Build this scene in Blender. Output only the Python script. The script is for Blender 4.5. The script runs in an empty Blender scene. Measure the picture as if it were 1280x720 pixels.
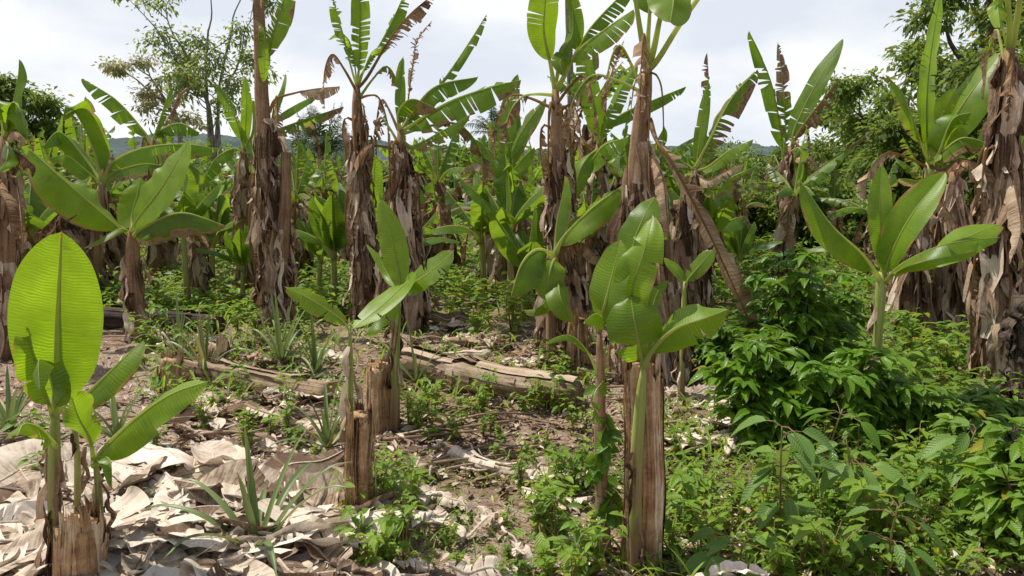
import bpy, math
import numpy as np
R = math.radians
rng = np.random.default_rng(7)
CAM_H, F, PITCH = 1.6, 1000.0, R(9.4)
cP, sP = math.cos(PITCH), math.sin(PITCH)
col = bpy.context.scene.collection
NP = np.array

def gz(x, y):
    """height of the soil at a place"""
    return (.035*np.sin(.9*x+1.3)*np.cos(.7*y+.4) + .02*np.sin(2.3*x+1.1*y) + .01*np.sin(5.1*x-3.7*y+2))

def at(px, py, Y):
    """world point that lies Y metres ahead on the line of sight of a photo pixel"""
    a, b = (px-640)/F, (360-py)/F
    d = NP([a, cP+b*sP, -sP+b*cP])
    return d*(Y/d[1]) + NP([0, 0, CAM_H])

def gpt(px, py):
    """ground point seen at a photo pixel"""
    a, b = (px-640)/F, (360-py)/F
    d = NP([a, cP+b*sP, -sP+b*cP])
    p = d*(CAM_H/-d[2]) + NP([0, 0, CAM_H])
    p[2] = gz(p[0], p[1])
    return p

def nrm(v):
    v = np.asarray(v, float)
    return v/np.maximum(np.linalg.norm(v, axis=-1, keepdims=True), 1e-9)

# ---------------------------------------------------------------- mesh collecting
class MB:
    def __init__(s):
        s.v, s.f, s.l, s.d, s.s, s.m, s.n = [], [], [], [], [], [], 0
    def add(s, V, Fq, luv=None, dry=0., shade=.5, mat=0):
        V = np.asarray(V, float).reshape(-1, 3); k = len(V)
        s.v.append(V); s.f.append(np.asarray(Fq, np.int64).reshape(-1, 4)+s.n)
        s.l.append(np.zeros((k, 3)) if luv is None else np.asarray(luv, float).reshape(-1, 3))
        s.d.append(np.broadcast_to(np.asarray(dry, float).ravel(), (k,)) if np.ndim(dry) else np.full(k, float(dry)))
        s.s.append(np.broadcast_to(np.asarray(shade, float).ravel(), (k,)) if np.ndim(shade) else np.full(k, float(shade)))
        s.m.append(np.full(len(s.f[-1]), mat)); s.n += k
    def grid(s, P, luv=None, dry=0., shade=.5, mat=0, flip=False):
        r, c = P.shape[:2]
        i = np.arange((r-1)*(c-1)); a = (i//(c-1))*c + i % (c-1)
        q = np.stack([a, a+1, a+c+1, a+c], 1)
        if flip: q = q[:, ::-1]
        s.add(P, q, luv, dry, shade, mat)
    def build(s, name, mats, parent=None, loc=None, smooth=True):
        me = bpy.data.meshes.new(name)
        V = np.concatenate(s.v); Fq = np.concatenate(s.f)
        if loc is not None: V = V-NP(loc)
        me.vertices.add(len(V)); me.vertices.foreach_set('co', V.astype(np.float32).ravel())
        me.loops.add(Fq.size); me.loops.foreach_set('vertex_index', Fq.astype(np.int32).ravel())
        me.polygons.add(len(Fq))
        me.polygons.foreach_set('loop_start', np.arange(0, Fq.size, 4, dtype=np.int32))
        try: me.polygons.foreach_set('loop_total', np.full(len(Fq), 4, np.int32))
        except Exception: pass
        if not isinstance(mats, (list, tuple)): mats = [mats]
        for m in mats: me.materials.append(m)
        me.polygons.foreach_set('material_index', np.concatenate(s.m).astype(np.int32))
        me.polygons.foreach_set('use_smooth', np.full(len(Fq), smooth))
        for nm, typ, key, dat in (('luv', 'FLOAT_VECTOR', 'vector', s.l), ('dry', 'FLOAT', 'value', s.d), ('shade', 'FLOAT', 'value', s.s)):
            a = me.attributes.new(nm, typ, 'POINT')
            a.data.foreach_set(key, np.concatenate(dat).astype(np.float32).ravel())
        me.update(calc_edges=True)
        o = bpy.data.objects.new(name, me); col.objects.link(o)
        if parent is not None: o.parent = parent
        if loc is not None and parent is None: o.location = loc
        return o

def tag(o, label, cat, group=None, kind=None):
    if label: o['label'] = label
    if cat: o['category'] = cat
    if group: o['group'] = group
    if kind: o['kind'] = kind
    return o
def thing(name, label, cat, loc=(0, 0, 0), group=None):
    o = bpy.data.objects.new(name, None); o.empty_display_size = .1
    col.objects.link(o); o.location = loc
    return tag(o, label, cat, group)
def copy_tree(o, parent=None):
    c = o.copy(); col.objects.link(c)
    if parent is not None: c.parent = parent
    for ch in list(o.children): copy_tree(ch, c)
    return c

# ---------------------------------------------------------------- curves
def spline(pts, n):
    """smooth curve through the points, resampled at even steps"""
    P = np.asarray(pts, float)
    if len(P) == 2: P = np.stack([P[0], (P[0]+P[1])/2, P[1]])
    Q = np.concatenate([[2*P[0]-P[1]], P, [2*P[-1]-P[-2]]])
    out = []
    for i in range(len(P)-1):
        t = np.linspace(0, 1, 16, endpoint=False)[:, None]
        a, b, c, d = Q[i], Q[i+1], Q[i+2], Q[i+3]
        out.append(.5*((2*b)+(-a+c)*t+(2*a-5*b+4*c-d)*t**2+(-a+3*b-3*c+d)*t**3))
    C = np.concatenate(out+[P[-1:]])
    L = np.concatenate([[0], np.cumsum(np.linalg.norm(np.diff(C, axis=0), axis=1))])
    u = np.linspace(0, L[-1], n+1)
    return np.stack([np.interp(u, L, C[:, k]) for k in range(3)], 1), L[-1]
def frames(P, ref):
    T = nrm(np.gradient(P, axis=0)); ref = np.asarray(ref, float)
    N = ref-T*(T@ref)[:, None] if ref.ndim == 1 else ref-T*np.sum(T*ref, 1)[:, None]
    bad = np.linalg.norm(N, axis=1) < .15
    N[bad] += np.cross(T[bad], [1, 0, .3])*.3
    N = nrm(N)
    for i in range(1, len(N)):
        if N[i]@N[i-1] < 0 and False: N[i] *= -1
    S = np.cross(T, N)
    return T, N, S
def wob(rg, k=3, f=1.):
    """smooth random function of (u, v)"""
    a = rg.normal(0, 1, (k, 2))*f; p = rg.uniform(0, 6.28, k)
    return lambda u, v: sum(np.sin(a[i, 0]*u+a[i, 1]*v+p[i]) for i in range(k))/k

def tube(mb, P, rad, sides=8, mat=0, shade=.5, dry=0., lump=0., rg=rng, cap=True, lf=(3, 9)):
    P = np.asarray(P, float); n = len(P); rad = np.broadcast_to(np.asarray(rad, float), (n,)).copy()
    T = nrm(np.gradient(P, axis=0))
    ref = NP([1, .2, .1]) if abs(T[n//2][0]) < .8 else NP([0, .3, 1])
    N = nrm(ref-T*(T@ref)[:, None]); S = np.cross(T, N)
    L = np.concatenate([[0], np.cumsum(np.linalg.norm(np.diff(P, axis=0), axis=1))])
    th = np.linspace(0, 2*np.pi, sides+1)
    rr = rad[:, None]*np.ones_like(th)[None]
    if lump:
        for k in range(1, 5):
            m = int(rg.integers(1, 5)); fz = rg.uniform(*lf)
            rr = rr*(1+lump/2*np.sin(m*th[None]+rg.uniform(0, 6)+fz*L[:, None]))
    V = P[:, None]+rr[..., None]*(np.cos(th)[None, :, None]*N[:, None]+np.sin(th)[None, :, None]*S[:, None])
    luv = np.stack([L[:, None]*np.ones_like(th), rad.mean()*th[None]*np.ones((n, 1)), np.zeros((n, sides+1))+rg.uniform(0, 20)], -1)
    if cap:
        V = np.concatenate([V, np.repeat(P[-1:, None], sides+1, 1)]); luv = np.concatenate([luv, luv[-1:]])
        V = np.concatenate([np.repeat(P[:1, None], sides+1, 1), V]); luv = np.concatenate([luv[:1], luv])
    mb.grid(V, luv, dry, shade, mat)

# ---------------------------------------------------------------- banana blades
def shape_w(t, kind='banana'):
    if kind == 'lance': return np.clip(np.sin(np.pi*np.clip(t, 0, 1)**.75), 0, 1)**.75
    return np.clip(1-np.abs(2*np.clip(t, 0, 1)**.84-1)**2.25, 0, 1)**.72
def blade(mb, P, L, W, ref, rg, fold=-12, curl=-25, tear=0., dry=0., edge=0., tip=0., crump=.0, m=5, roll=0, mat=0, shade=.5, droop=0., fold2=None, wav=1., twist=0., short=.35, mn=2, splits=0):
    n = len(P)-1
    T, N, S = frames(P, ref)
    if roll or twist:
        a = (R(roll)+R(twist)*np.linspace(0, 1, n+1))[:, None]
        N, S = N*np.cos(a)+S*np.sin(a), S*np.cos(a)-N*np.sin(a)
    t = np.linspace(0, 1, n+1); w = W*shape_w(t); ds = L/n
    u = t*L
    for sgn in (1, -1):
        fd = fold if (sgn == 1 or fold2 is None) else fold2
        wv = wob(rg, 4, 5/max(L, .1)); wv2 = wob(rg, 3, 16/max(L, .1)); cr = wob(rg, 4, 3.2/max(W, .02))
        i = 0; segs = []; cuts = sorted(rg.choice(np.arange(n//5, n-3), splits, replace=False)) if (splits and tear <= 0 and n > 12) else []
        while i < n:
            if tear <= 0: st = next((c_ for c_ in cuts if c_ > i), n)-i
            else: st = max(1 if tear > .6 else mn, int(rg.exponential(n*.13*(1.15-min(tear, 1))*rg.choice([.35, 1, 1.9]))+1))
            segs.append((i, min(n, i+st))); i += st
        for a, b in segs:
            ix = np.arange(a, b+1)
            s = np.linspace(0, 1, m+1)
            ww = w[ix].copy(); lf = 1-tear*short*rg.random()**1.5
            if tear > .4 and rg.random() < .12*tear: lf *= .35
            ang = R(fd)+R(curl)*s[None]+R(15*wav)*wv(u[ix][:, None], 0)+R(20*wav)*wv2(u[ix][:, None], s[None])*s[None]**1.5
            if tear > 0: ang = ang+rg.normal(0, R(24*tear))*s[None]+rg.normal(0, R(6*tear))
            dl = np.full(m+1, 1/m); dl[0] = 0
            X = np.cumsum(np.cos(ang)*dl[None], 1); Z = np.cumsum(np.sin(ang)*dl[None], 1)
            c = (ix-(a+b)/2)*ds
            hl = max((b-a)*ds/2, 1e-4); gap = -min(.7, (.25+1.1*rg.random()**2)*ds/hl)*min(1.3*tear+.2, 1) if tear > 0 else 0
            along = (.16+.3*min(tear, 1))*ww[:, None]*s[None]+c[:, None]*gap*s[None]**.7+rg.normal(0, .12*tear)*ww.mean()*s[None]
            pos = P[ix][:, None]+(sgn*S[ix][:, None]*X[..., None]+N[ix][:, None]*Z[..., None])*(ww*lf)[:, None, None]+T[ix][:, None]*along[..., None]
            if crump: pos = pos+N[ix][:, None]*(crump*cr(u[ix][:, None], s[None]*W)*s[None])[..., None]
            dr = (droop+.35*max(tear, 0)*(rg.random() < .6))*(1 if tear <= 0 else rg.uniform(.2, 1.6))
            if cuts:
                s0 = rg.uniform(.1, .6); dv = np.clip(s[None]-s0, 0, 1); pos = pos+N[ix][:, None]*(rg.normal(0, .16)*ww[:, None]*dv)[..., None]-T[ix][:, None]*(np.sign(c)[:, None]*np.minimum(np.abs(c), 1e9)[:, None]/hl*ds*rg.uniform(.3, 1.3)*dv*(np.abs(c)[:, None] > .6*hl))[..., None]
            if dr: pos[..., 2] -= dr*ww[:, None]*s[None]**2
            e = np.clip((s[None]+.22*wv2(u[ix][:, None]*1.7, s[None])+.25*rg.normal()*min(tear*2, 1)-(1-edge))/.12, 0, 1) if edge > 0 else 0
            tp = np.clip((t[ix][:, None]+.12*wv2(u[ix][:, None], s[None]*2)-(1-tip))/.08, 0, 1) if tip > 0 else 0
            D = np.clip(dry+np.maximum(e, tp)+0*pos[..., 0], 0, 1)
            luv = np.stack([np.broadcast_to((u[ix]-ix*0)[:, None], D.shape)-.16*ww[:, None]*s[None]*0, np.broadcast_to(s[None]*W*sgn, D.shape), np.zeros_like(D)+rg.uniform(0, 9)*0], -1)
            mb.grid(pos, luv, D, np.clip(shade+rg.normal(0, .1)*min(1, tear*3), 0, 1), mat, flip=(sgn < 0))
def leaf_len(L): return int(np.clip(L*44, 12, 60))

def banana_leaf(parent, pts, W, ref, rg, M, pet=.15, rib=.011, split=True, name='leaf', loc=None, label=None, seg=None, **k):
    n = seg or leaf_len(np.linalg.norm(np.diff(np.asarray(pts, float), axis=0), axis=1).sum())
    P, L = spline(pts, n); off = NP(loc) if loc is not None else NP([0, 0, 0.])
    i0 = min(n-4, max(0, int(round(pet*n))))
    mb = MB(); PB = P[i0:]
    PB, LB = spline(PB, n)
    m = k.pop('m', 5)
    dry = k.get('dry', 0)
    blade(mb, PB, LB, W, ref, rg, m=m, **k)
    rb = MB() if split else mb
    rad = np.interp(np.linspace(0, 1, len(P)), [0, pet+.05, .6, 1], [rib*1.9, rib*1.1, rib*.5, rib*.14])
    tube(rb, P, rad, 6, mat=0 if split else 1, shade=.5, dry=dry, rg=rg, cap=True)
    if split:
        o = mb.build(name, M['dryhang' if dry > .8 else 'banana'], parent, off)
        rb.build('midrib', M['rib'], o, off)
    else:
        o = mb.build(name, [M['dryhang' if dry > .8 else 'banana'], M['rib']], parent, off)
    if label: o['label'] = label
    return o

# ---------------------------------------------------------------- dry sheath strips around a trunk
def flakes(mb, P, rad, n, rg, lmin=.15, lmax=.5, wmin=.03, wmax=.09, flare=.10, h0=.05, h1=1., up=False, bias=1.0, tilt=.25, mat=0):
    """n dried strips that peel from the trunk and hang (or stand) along it"""
    P = np.asarray(P, float); k = len(P); rad = np.broadcast_to(np.asarray(rad, float), (k,))
    Ls = np.concatenate([[0], np.cumsum(np.linalg.norm(np.diff(P, axis=0), axis=1))]); H = Ls[-1]
    s = np.linspace(0, 1, 7); c = np.linspace(-1, 1, 4)
    for _ in range(n):
        h = H*(h0+(h1-h0)*rg.random()**bias); l = rg.uniform(lmin, lmax)*(1+.4*(rg.random() < .15)); a = rg.uniform(0, 6.283)
        w = rg.uniform(wmin, wmax)*(1.9 if rg.random() < .18 else 1); fl = abs(rg.normal(0, flare)); dr = rg.normal(0, tilt)
        bow = rg.uniform(-.3, 1.); sgn = 1 if up else -1
        l = min(l, h*.98+.02) if not up else l
        hh = h+sgn*l*s
        C = np.stack([np.interp(hh, Ls, P[:, j]) for j in range(3)], 1)
        C[:, 2] = np.where(hh > H, C[:, 2]+(hh-H), C[:, 2])
        r0 = np.interp(hh, Ls, rad)
        off = .004+.014*rg.random()+fl*s**1.5+.03*np.sin(s*3.1)*bow*rg.random()+.012*np.sin(s*rg.uniform(4, 11)+rg.uniform(0, 6))
        prof = np.interp(s, [0, .25, .7, 1], [.55, 1, rg.uniform(.6, 1.1), rg.uniform(.05, .6)])
        cup = rg.uniform(-1.1, .5)
        ang = a+dr*s+.1*np.sin(s*rg.uniform(3, 9)+rg.uniform(0, 6))
        er = NP([np.cos(ang), np.sin(ang), 0*ang]).T; et = NP([-np.sin(ang), np.cos(ang), 0*ang]).T
        wl = w*prof
        twist = rg.normal(0, .5)*s
        V = C[:, None]+er[:, None]*(r0+off)[:, None, None]
        lat = c[None]*wl[:, None]
        V = V+et[:, None]*(lat*np.cos(twist)[:, None])[..., None]+er[:, None]*(lat*np.sin(twist)[:, None]-cup*(lat**2)/max(w, .01)*.8*(.3+s[:, None])+.012*rg.normal(0, 1, (7, 4))*s[:, None])[..., None]
        luv = np.stack([np.broadcast_to((l*s)[:, None], (7, 4)), lat, np.full((7, 4), rg.uniform(0, 20))], -1)
        mb.grid(V, luv, 1., np.clip(rg.beta(1.6, 1.8), 0, 1), mat)

# ---------------------------------------------------------------- small leaves, vectorised
T_FULL = (NP([0, .22, .5, .8, 1.]), NP([.06, .8, 1., .6, .04]))
T_TINY = (NP([0, .5, 1.]), NP([.15, 1., .1]))
def leaflets(mb, pos, dirs, ups, length, ratio, rg, tmpl=T_FULL, droop=.25, fold=.3, mat=0, shade=None, dry=None, cols=3):
    pos = np.asarray(pos, float); k = len(pos)
    if k == 0: return
    d = nrm(dirs); up = np.broadcast_to(np.asarray(ups, float), (k, 3)); s = nrm(np.cross(d, up)+1e-6); nn = np.cross(s, d)
    length = np.broadcast_to(np.asarray(length, float), (k,)); ratio = np.broadcast_to(np.asarray(ratio, float), (k,))
    t, w = tmpl; c = np.linspace(-1, 1, cols)
    r = len(t)
    al = t[None, :, None, None]*np.ones((k, 1, cols, 1)); cr = w[None, :, None, None]*c[None, None, :, None]*(ratio*.5)[:, None, None, None]
    dz = droop*(.4+1.2*rg.random(k))
    V = pos[:, None, None]+length[:, None, None, None]*(al*d[:, None, None]+cr*s[:, None, None]+nn[:, None, None]*(fold*np.abs(cr)))
    V[..., 2] -= (length*dz)[:, None, None]*(t**2)[None, :, None]
    base = (np.arange(k)*r*cols)[:, None]
    q = []
    for i in range(r-1):
        for j in range(cols-1):
            a = i*cols+j; q.append([a, a+1, a+cols+1, a+cols])
    Fq = (base[:, :, None]+NP(q)[None]).reshape(-1, 4)
    sh = np.clip(rg.normal(.5, .2, k), 0, 1) if shade is None else np.broadcast_to(shade, (k,))
    dd = np.zeros(k) if dry is None else np.broadcast_to(dry, (k,))
    luv = np.stack([(al[..., 0]*length[:, None, None]), (cr[..., 0]*length[:, None, None]), np.broadcast_to(rg.uniform(0, 9, k)[:, None, None], al[..., 0].shape)], -1)
    mb.add(V, Fq, luv, np.repeat(dd, r*cols), np.repeat(sh, r*cols), mat)
# ---------------------------------------------------------------- materials
class NT:
    def __init__(s, name, world=False):
        s.m = bpy.data.worlds.new(name) if world else bpy.data.materials.new(name)
        s.m.use_nodes = True; s.t = s.m.node_tree; s.t.nodes.clear()
    def n(s, typ, ins=None, **props):
        nd = s.t.nodes.new(typ)
        for k, v in props.items(): setattr(nd, k, v)
        for k, v in (ins or {}).items():
            sk = nd.inputs[k]
            if isinstance(v, bpy.types.NodeSocket): s.t.links.new(v, sk)
            else: sk.default_value = v
        return nd
    def attr(s, name, out='Fac'): return s.n('ShaderNodeAttribute', attribute_name=name).outputs[out]
    def math(s, op, a, b=0., c=0., clamp=False):
        return s.n('ShaderNodeMath', {0: a, 1: b, 2: c}, operation=op, use_clamp=clamp).outputs[0]
    def mix(s, f, a, b, mode='MIX'):
        return s.n('ShaderNodeMixRGB', {0: f, 1: a, 2: b}, blend_type=mode).outputs[0]
    def noise(s, vec, scale, detail=3, rough=.55, out='Fac'):
        return s.n('ShaderNodeTexNoise', {'Vector': vec, 'Scale': scale, 'Detail': detail, 'Roughness': rough}).outputs[out]
    def ramp(s, f, stops):
        nd = s.n('ShaderNodeValToRGB', {0: f}); e = nd.color_ramp.elements
        while len(e) < len(stops): e.new(.5)
        for i, (p, c) in enumerate(stops): e[i].position = p; e[i].color = (*c, 1) if len(c) == 3 else c
        return nd.outputs[0]
    def vmul(s, v, k): return s.n('ShaderNodeVectorMath', {0: v, 1: k}, operation='MULTIPLY').outputs[0]
    def bump(s, h, st=.3, d=.01): return s.n('ShaderNodeBump', {'Height': h, 'Strength': st, 'Distance': d}).outputs[0]
    def out(s, sh): s.n('ShaderNodeOutputMaterial', {'Surface': sh}); return s.m
    def geo_pos(s): return s.n('ShaderNodeNewGeometry').outputs['Position']

def c3(*a): return (*a, 1.)
def mat_banana(name, dk, lt, tr, tfac=.42, stripe=84, rough=.36):
    t = NT(name); luv = t.attr('luv', 'Vector'); dry = t.attr('dry'); sh = t.attr('shade')
    sep = t.n('ShaderNodeSeparateXYZ', {0: luv}); u, v = sep.outputs[0], sep.outputs[1]
    oi = t.n('ShaderNodeObjectInfo').outputs['Random']
    pos = t.geo_pos()
    wig = t.noise(luv, 14., 3)
    ph = t.math('ADD', t.math('MULTIPLY', u, stripe*6.283), t.math('MULTIPLY', wig, 16.))
    st = t.math('MULTIPLY_ADD', t.math('SINE', ph), .5, .5); amp = t.noise(luv, 7., 3); st = t.math('MULTIPLY', st, t.math('MULTIPLY_ADD', amp, 2.6, -.75, clamp=True))
    fine = t.noise(t.vmul(luv, (260, 12, 1)), 1., 2)
    big = t.noise(pos, 5., 3)
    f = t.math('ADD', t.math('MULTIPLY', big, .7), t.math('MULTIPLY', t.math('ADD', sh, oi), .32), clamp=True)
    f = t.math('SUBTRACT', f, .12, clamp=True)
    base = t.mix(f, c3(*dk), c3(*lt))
    mod = t.math('ADD', t.math('MULTIPLY', st, .22), t.math('MULTIPLY', fine, .36))
    mod = t.math('ADD', mod, .70)
    gcol = t.mix(1., base, t.n('ShaderNodeCombineColor', {0: mod, 1: mod, 2: mod}).outputs[0], 'MULTIPLY')
    # pale bloom along the midrib, brown streak blemishes that run with the veins
    nb = t.noise(t.vmul(luv, (30, 5, 1)), 1., 4, .6)
    blem = t.math('MULTIPLY', t.ramp(nb, [(.60, (0, 0, 0)), (.72, (1, 1, 1))]), .6)
    blem = t.math('MULTIPLY', blem, t.math('GREATER_THAN', oi, .2))
    gcol = t.mix(blem, gcol, c3(.16, .10, .04))
    n2 = t.noise(pos, 26., 3)
    dcol = t.ramp(t.math('ADD', t.math('MULTIPLY', n2, .7), t.math('MULTIPLY', fine, .3)), [(.3, (.13, .07, .035)), (.5, (.30, .19, .10)), (.72, (.47, .34, .21))])
    dn = t.math('ADD', dry, t.math('MULTIPLY_ADD', n2, .5, -.25), clamp=True)
    halo = t.ramp(dn, [(.15, (0, 0, 0)), (.45, (1, 1, 1))]); full = t.ramp(dn, [(.42, (0, 0, 0)), (.62, (1, 1, 1))])
    c = t.mix(halo, gcol, c3(.42, .30, .03)); c = t.mix(full, c, dcol)
    vl = t.math('MULTIPLY_ADD', t.math('POWER', st, 1.4), .46, .44); vl = t.math('ADD', vl, t.math('MULTIPLY', fine, .32))
    tcg = t.mix(1., t.mix(f, c3(*[x*.55 for x in tr]), c3(*tr)), t.n('ShaderNodeCombineColor', {0: vl, 1: vl, 2: vl}).outputs[0], 'MULTIPLY')
    tc = t.mix(halo, t.mix(blem, tcg, gcol), c3(.5, .33, .05)); tc = t.mix(full, tc, dcol)
    nr = t.bump(t.math('ADD', t.math('MULTIPLY', st, .6), fine), .16, .003)
    ro = t.math('MULTIPLY_ADD', full, .4, rough)
    p = t.n('ShaderNodeBsdfPrincipled', {'Base Color': c, 'Roughness': ro, 'Normal': nr, 'Specular IOR Level': .5})
    tl = t.n('ShaderNodeBsdfTranslucent', {'Color': tc, 'Normal': nr})
    return t.out(t.n('ShaderNodeMixShader', {0: tfac, 1: p.outputs[0], 2: tl.outputs[0]}).outputs[0])
def mat_fibre(name, stops, rough=.85, tfac=.15, sc=(3, 60, 1), bumpd=.01, blotch=4., shk=.45):
    """dry fibrous plant matter with streaks along its length"""
    t = NT(name); luv = t.attr('luv', 'Vector'); sh = t.attr('shade')
    st = t.noise(t.vmul(luv, sc), 1., 4, .6); pos = t.geo_pos(); bl = t.noise(pos, blotch, 3); fn = t.noise(pos, 55., 3)
    f = t.math('ADD', t.math('ADD', t.math('MULTIPLY', st, .75), t.math('MULTIPLY', bl, .45)), t.math('MULTIPLY', t.math('SUBTRACT', sh, .5), shk))
    f = t.math('ADD', f, t.math('MULTIPLY_ADD', fn, .25, -.23))
    c = t.ramp(f, stops)
    nr = t.bump(t.math('ADD', st, t.math('MULTIPLY', fn, .5)), .6, bumpd)
    p = t.n('ShaderNodeBsdfPrincipled', {'Base Color': c, 'Roughness': rough, 'Normal': nr, 'Specular IOR Level': .15})
    if not tfac: return t.out(p.outputs[0])
    tl = t.n('ShaderNodeBsdfTranslucent', {'Color': c})
    return t.out(t.n('ShaderNodeMixShader', {0: tfac, 1: p.outputs[0], 2: tl.outputs[0]}).outputs[0])
def mat_leaf(name, dk, lt, tr, tfac=.35, rough=.4, yellow=(.35, .28, .03), vein=True):
    t = NT(name); luv = t.attr('luv', 'Vector'); sh = t.attr('shade'); dry = t.attr('dry'); pos = t.geo_pos()
    bl = t.noise(pos, 3., 2)
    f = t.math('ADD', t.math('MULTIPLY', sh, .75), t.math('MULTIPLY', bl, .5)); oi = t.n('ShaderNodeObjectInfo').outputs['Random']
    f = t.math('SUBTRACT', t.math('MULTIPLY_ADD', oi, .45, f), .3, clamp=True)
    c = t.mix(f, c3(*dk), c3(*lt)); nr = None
    if vein:
        sep = t.n('ShaderNodeSeparateXYZ', {0: luv}); av = t.math('ABSOLUTE', sep.outputs[1])
        w = t.math('MULTIPLY_ADD', t.math('SINE', t.math('MULTIPLY', t.math('SUBTRACT', sep.outputs[0], av), 520.)), .5, .5)
        mid = t.math('LESS_THAN', av, .0012)
        c = t.mix(t.math('MULTIPLY', w, .22), c, c3(*[x*1.5 for x in lt])); c = t.mix(t.math('MULTIPLY', mid, .5), c, c3(.3, .4, .12))
        nr = t.bump(w, .4, .003)
    c = t.mix(dry, c, c3(*yellow))
    ins = {'Base Color': c, 'Roughness': rough, 'Specular IOR Level': .32}
    if nr is not None: ins['Normal'] = nr
    p = t.n('ShaderNodeBsdfPrincipled', ins)
    tl = t.n('ShaderNodeBsdfTranslucent', {'Color': t.mix(dry, t.mix(f, c3(*[x*.6 for x in tr]), c3(*tr)), c3(.5, .35, .05))})
    return t.out(t.n('ShaderNodeMixShader', {0: tfac, 1: p.outputs[0], 2: tl.outputs[0]}).outputs[0])

M = {}
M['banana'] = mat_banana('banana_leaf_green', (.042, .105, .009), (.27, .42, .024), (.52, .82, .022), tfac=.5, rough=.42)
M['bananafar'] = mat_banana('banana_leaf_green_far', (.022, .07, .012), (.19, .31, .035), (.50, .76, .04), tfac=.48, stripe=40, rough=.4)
M['rib'] = mat_leaf('midrib_yellow_green', (.26, .31, .07), (.52, .56, .19), (.85, .92, .32), .55, .5, (.24, .15, .08), vein=False)
M['dryhang'] = mat_fibre('dry_leaf_brown', [(.26, (.085, .045, .024)), (.42, (.27, .155, .08)), (.60, (.48, .33, .20)), (.82, (.68, .55, .40))], sc=(70, 6, 1), tfac=.25)
M['sheath'] = mat_fibre('dry_sheath_grey_brown', [(.20, (.075, .042, .024)), (.38, (.28, .178, .11)), (.58, (.51, .37, .25)), (.80, (.76, .63, .49))], sc=(3, 70, 1), tfac=.15, shk=.75)
M['trunk'] = mat_fibre('pseudostem_brown', [(.24, (.07, .04, .025)), (.44, (.23, .135, .075)), (.64, (.39, .255, .15)), (.86, (.52, .38, .25))], sc=(2.5, 55, 1), tfac=0)
M['stumpm'] = mat_fibre('stump_fibre', [(.26, (.05, .026, .015)), (.40, (.24, .135, .065)), (.58, (.47, .30, .155)), (.78, (.70, .56, .39))], sc=(1.6, 48, 1), tfac=0, bumpd=.03, blotch=9.)
M['log'] = mat_fibre('log_tan', [(.28, (.065, .04, .026)), (.44, (.22, .145, .088)), (.62, (.39, .285, .19)), (.84, (.56, .45, .33))], sc=(1.5, 46, 1), tfac=0, bumpd=.015)
M['logdark'] = mat_fibre('log_charred', [(.3, (.02, .016, .013)), (.55, (.075, .055, .042)), (.75, (.17, .13, .10)), (.9, (.27, .22, .18))], sc=(2, 40, 1), tfac=0, bumpd=.02)
M['pale'] = mat_fibre('mulch_leaf_pale', [(.22, (.17, .11, .07)), (.38, (.42, .325, .235)), (.54, (.64, .53, .41)), (.8, (.80, .715, .60))], sc=(70, 4, 1), tfac=.12, bumpd=.008, shk=.6, blotch=13.)
M['litter'] = mat_fibre('litter', [(.2, (.12, .075, .045)), (.4, (.34, .25, .17)), (.58, (.54, .45, .35)), (.8, (.74, .67, .58))], sc=(20, 20, 1), tfac=0, shk=1.0)
M['bark'] = mat_fibre('bark_grey', [(.3, (.10, .085, .07)), (.55, (.26, .225, .19)), (.8, (.42, .38, .33))], sc=(4, 30, 1), tfac=0, bumpd=.02)
M['barkdark'] = mat_fibre('bark_brown', [(.3, (.035, .026, .02)), (.55, (.12, .088, .065)), (.8, (.24, .19, .15))], sc=(9, 30, 1), tfac=0, bumpd=.03)
def mat_stem():
    t = NT('young_pseudostem'); luv = t.attr('luv', 'Vector'); pos = t.geo_pos(); u = t.n('ShaderNodeSeparateXYZ', {0: luv}).outputs[0]
    st = t.noise(t.vmul(luv, (1.5, 45, 1)), 1., 4, .6); bl = t.noise(t.vmul(luv, (5, 14, 1)), 1., 3)
    g = t.ramp(st, [(.3, (.15, .19, .035)), (.5, (.27, .32, .07)), (.7, (.40, .42, .13))])
    b = t.ramp(t.math('ADD', t.math('MULTIPLY', st, .7), t.math('MULTIPLY', bl, .3)), [(.3, (.06, .035, .02)), (.5, (.22, .135, .07)), (.7, (.40, .28, .16))])
    f = t.math('ADD', t.math('MULTIPLY_ADD', u, -1.9, 1.3), t.math('MULTIPLY_ADD', bl, 2.2, -1.2), clamp=True)
    nr = t.bump(st, .4, .006)
    return t.out(t.n('ShaderNodeBsdfPrincipled', {'Base Color': t.mix(f, g, b), 'Roughness': .55, 'Normal': nr, 'Specular IOR Level': .3}).outputs[0])
M['greenstem'] = mat_stem()
M['weed'] = mat_leaf('weed_green', (.04, .115, .014), (.18, .305, .032), (.36, .54, .045), .4)
M['weedbright'] = mat_leaf('weed_bright', (.07, .16, .02), (.25, .38, .04), (.46, .62, .05), .42)
M['coffee'] = mat_leaf('shrub_glossy_green', (.024, .08, .008), (.14, .27, .021), (.36, .56, .03), .36, .3)
M['broad'] = mat_leaf('broad_leaf', (.06, .14, .025), (.19, .31, .07), (.36, .5, .07), .35, .45)
M['tree'] = mat_leaf('tree_leaf', (.045, .09, .015), (.17, .25, .045), (.34, .45, .06), .45, .5, vein=False)
M['treepale'] = mat_leaf('tree_leaf_pale', (.09, .14, .035), (.22, .29, .08), (.42, .52, .12), .55, .5, vein=False)
M['treedry'] = mat_leaf('tree_leaf_ochre', (.22, .22, .10), (.38, .38, .19), (.58, .56, .26), .5, .6, vein=False)
M['flower'] = mat_leaf('yellow_blossom', (.5, .33, .02), (.75, .55, .05), (.7, .5, .05), .3, .5, vein=False)
M['pine'] = mat_leaf('spiky_leaf', (.09, .14, .045), (.25, .32, .12), (.3, .38, .10), .22, .42, (.40, .33, .18), vein=False)
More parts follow.
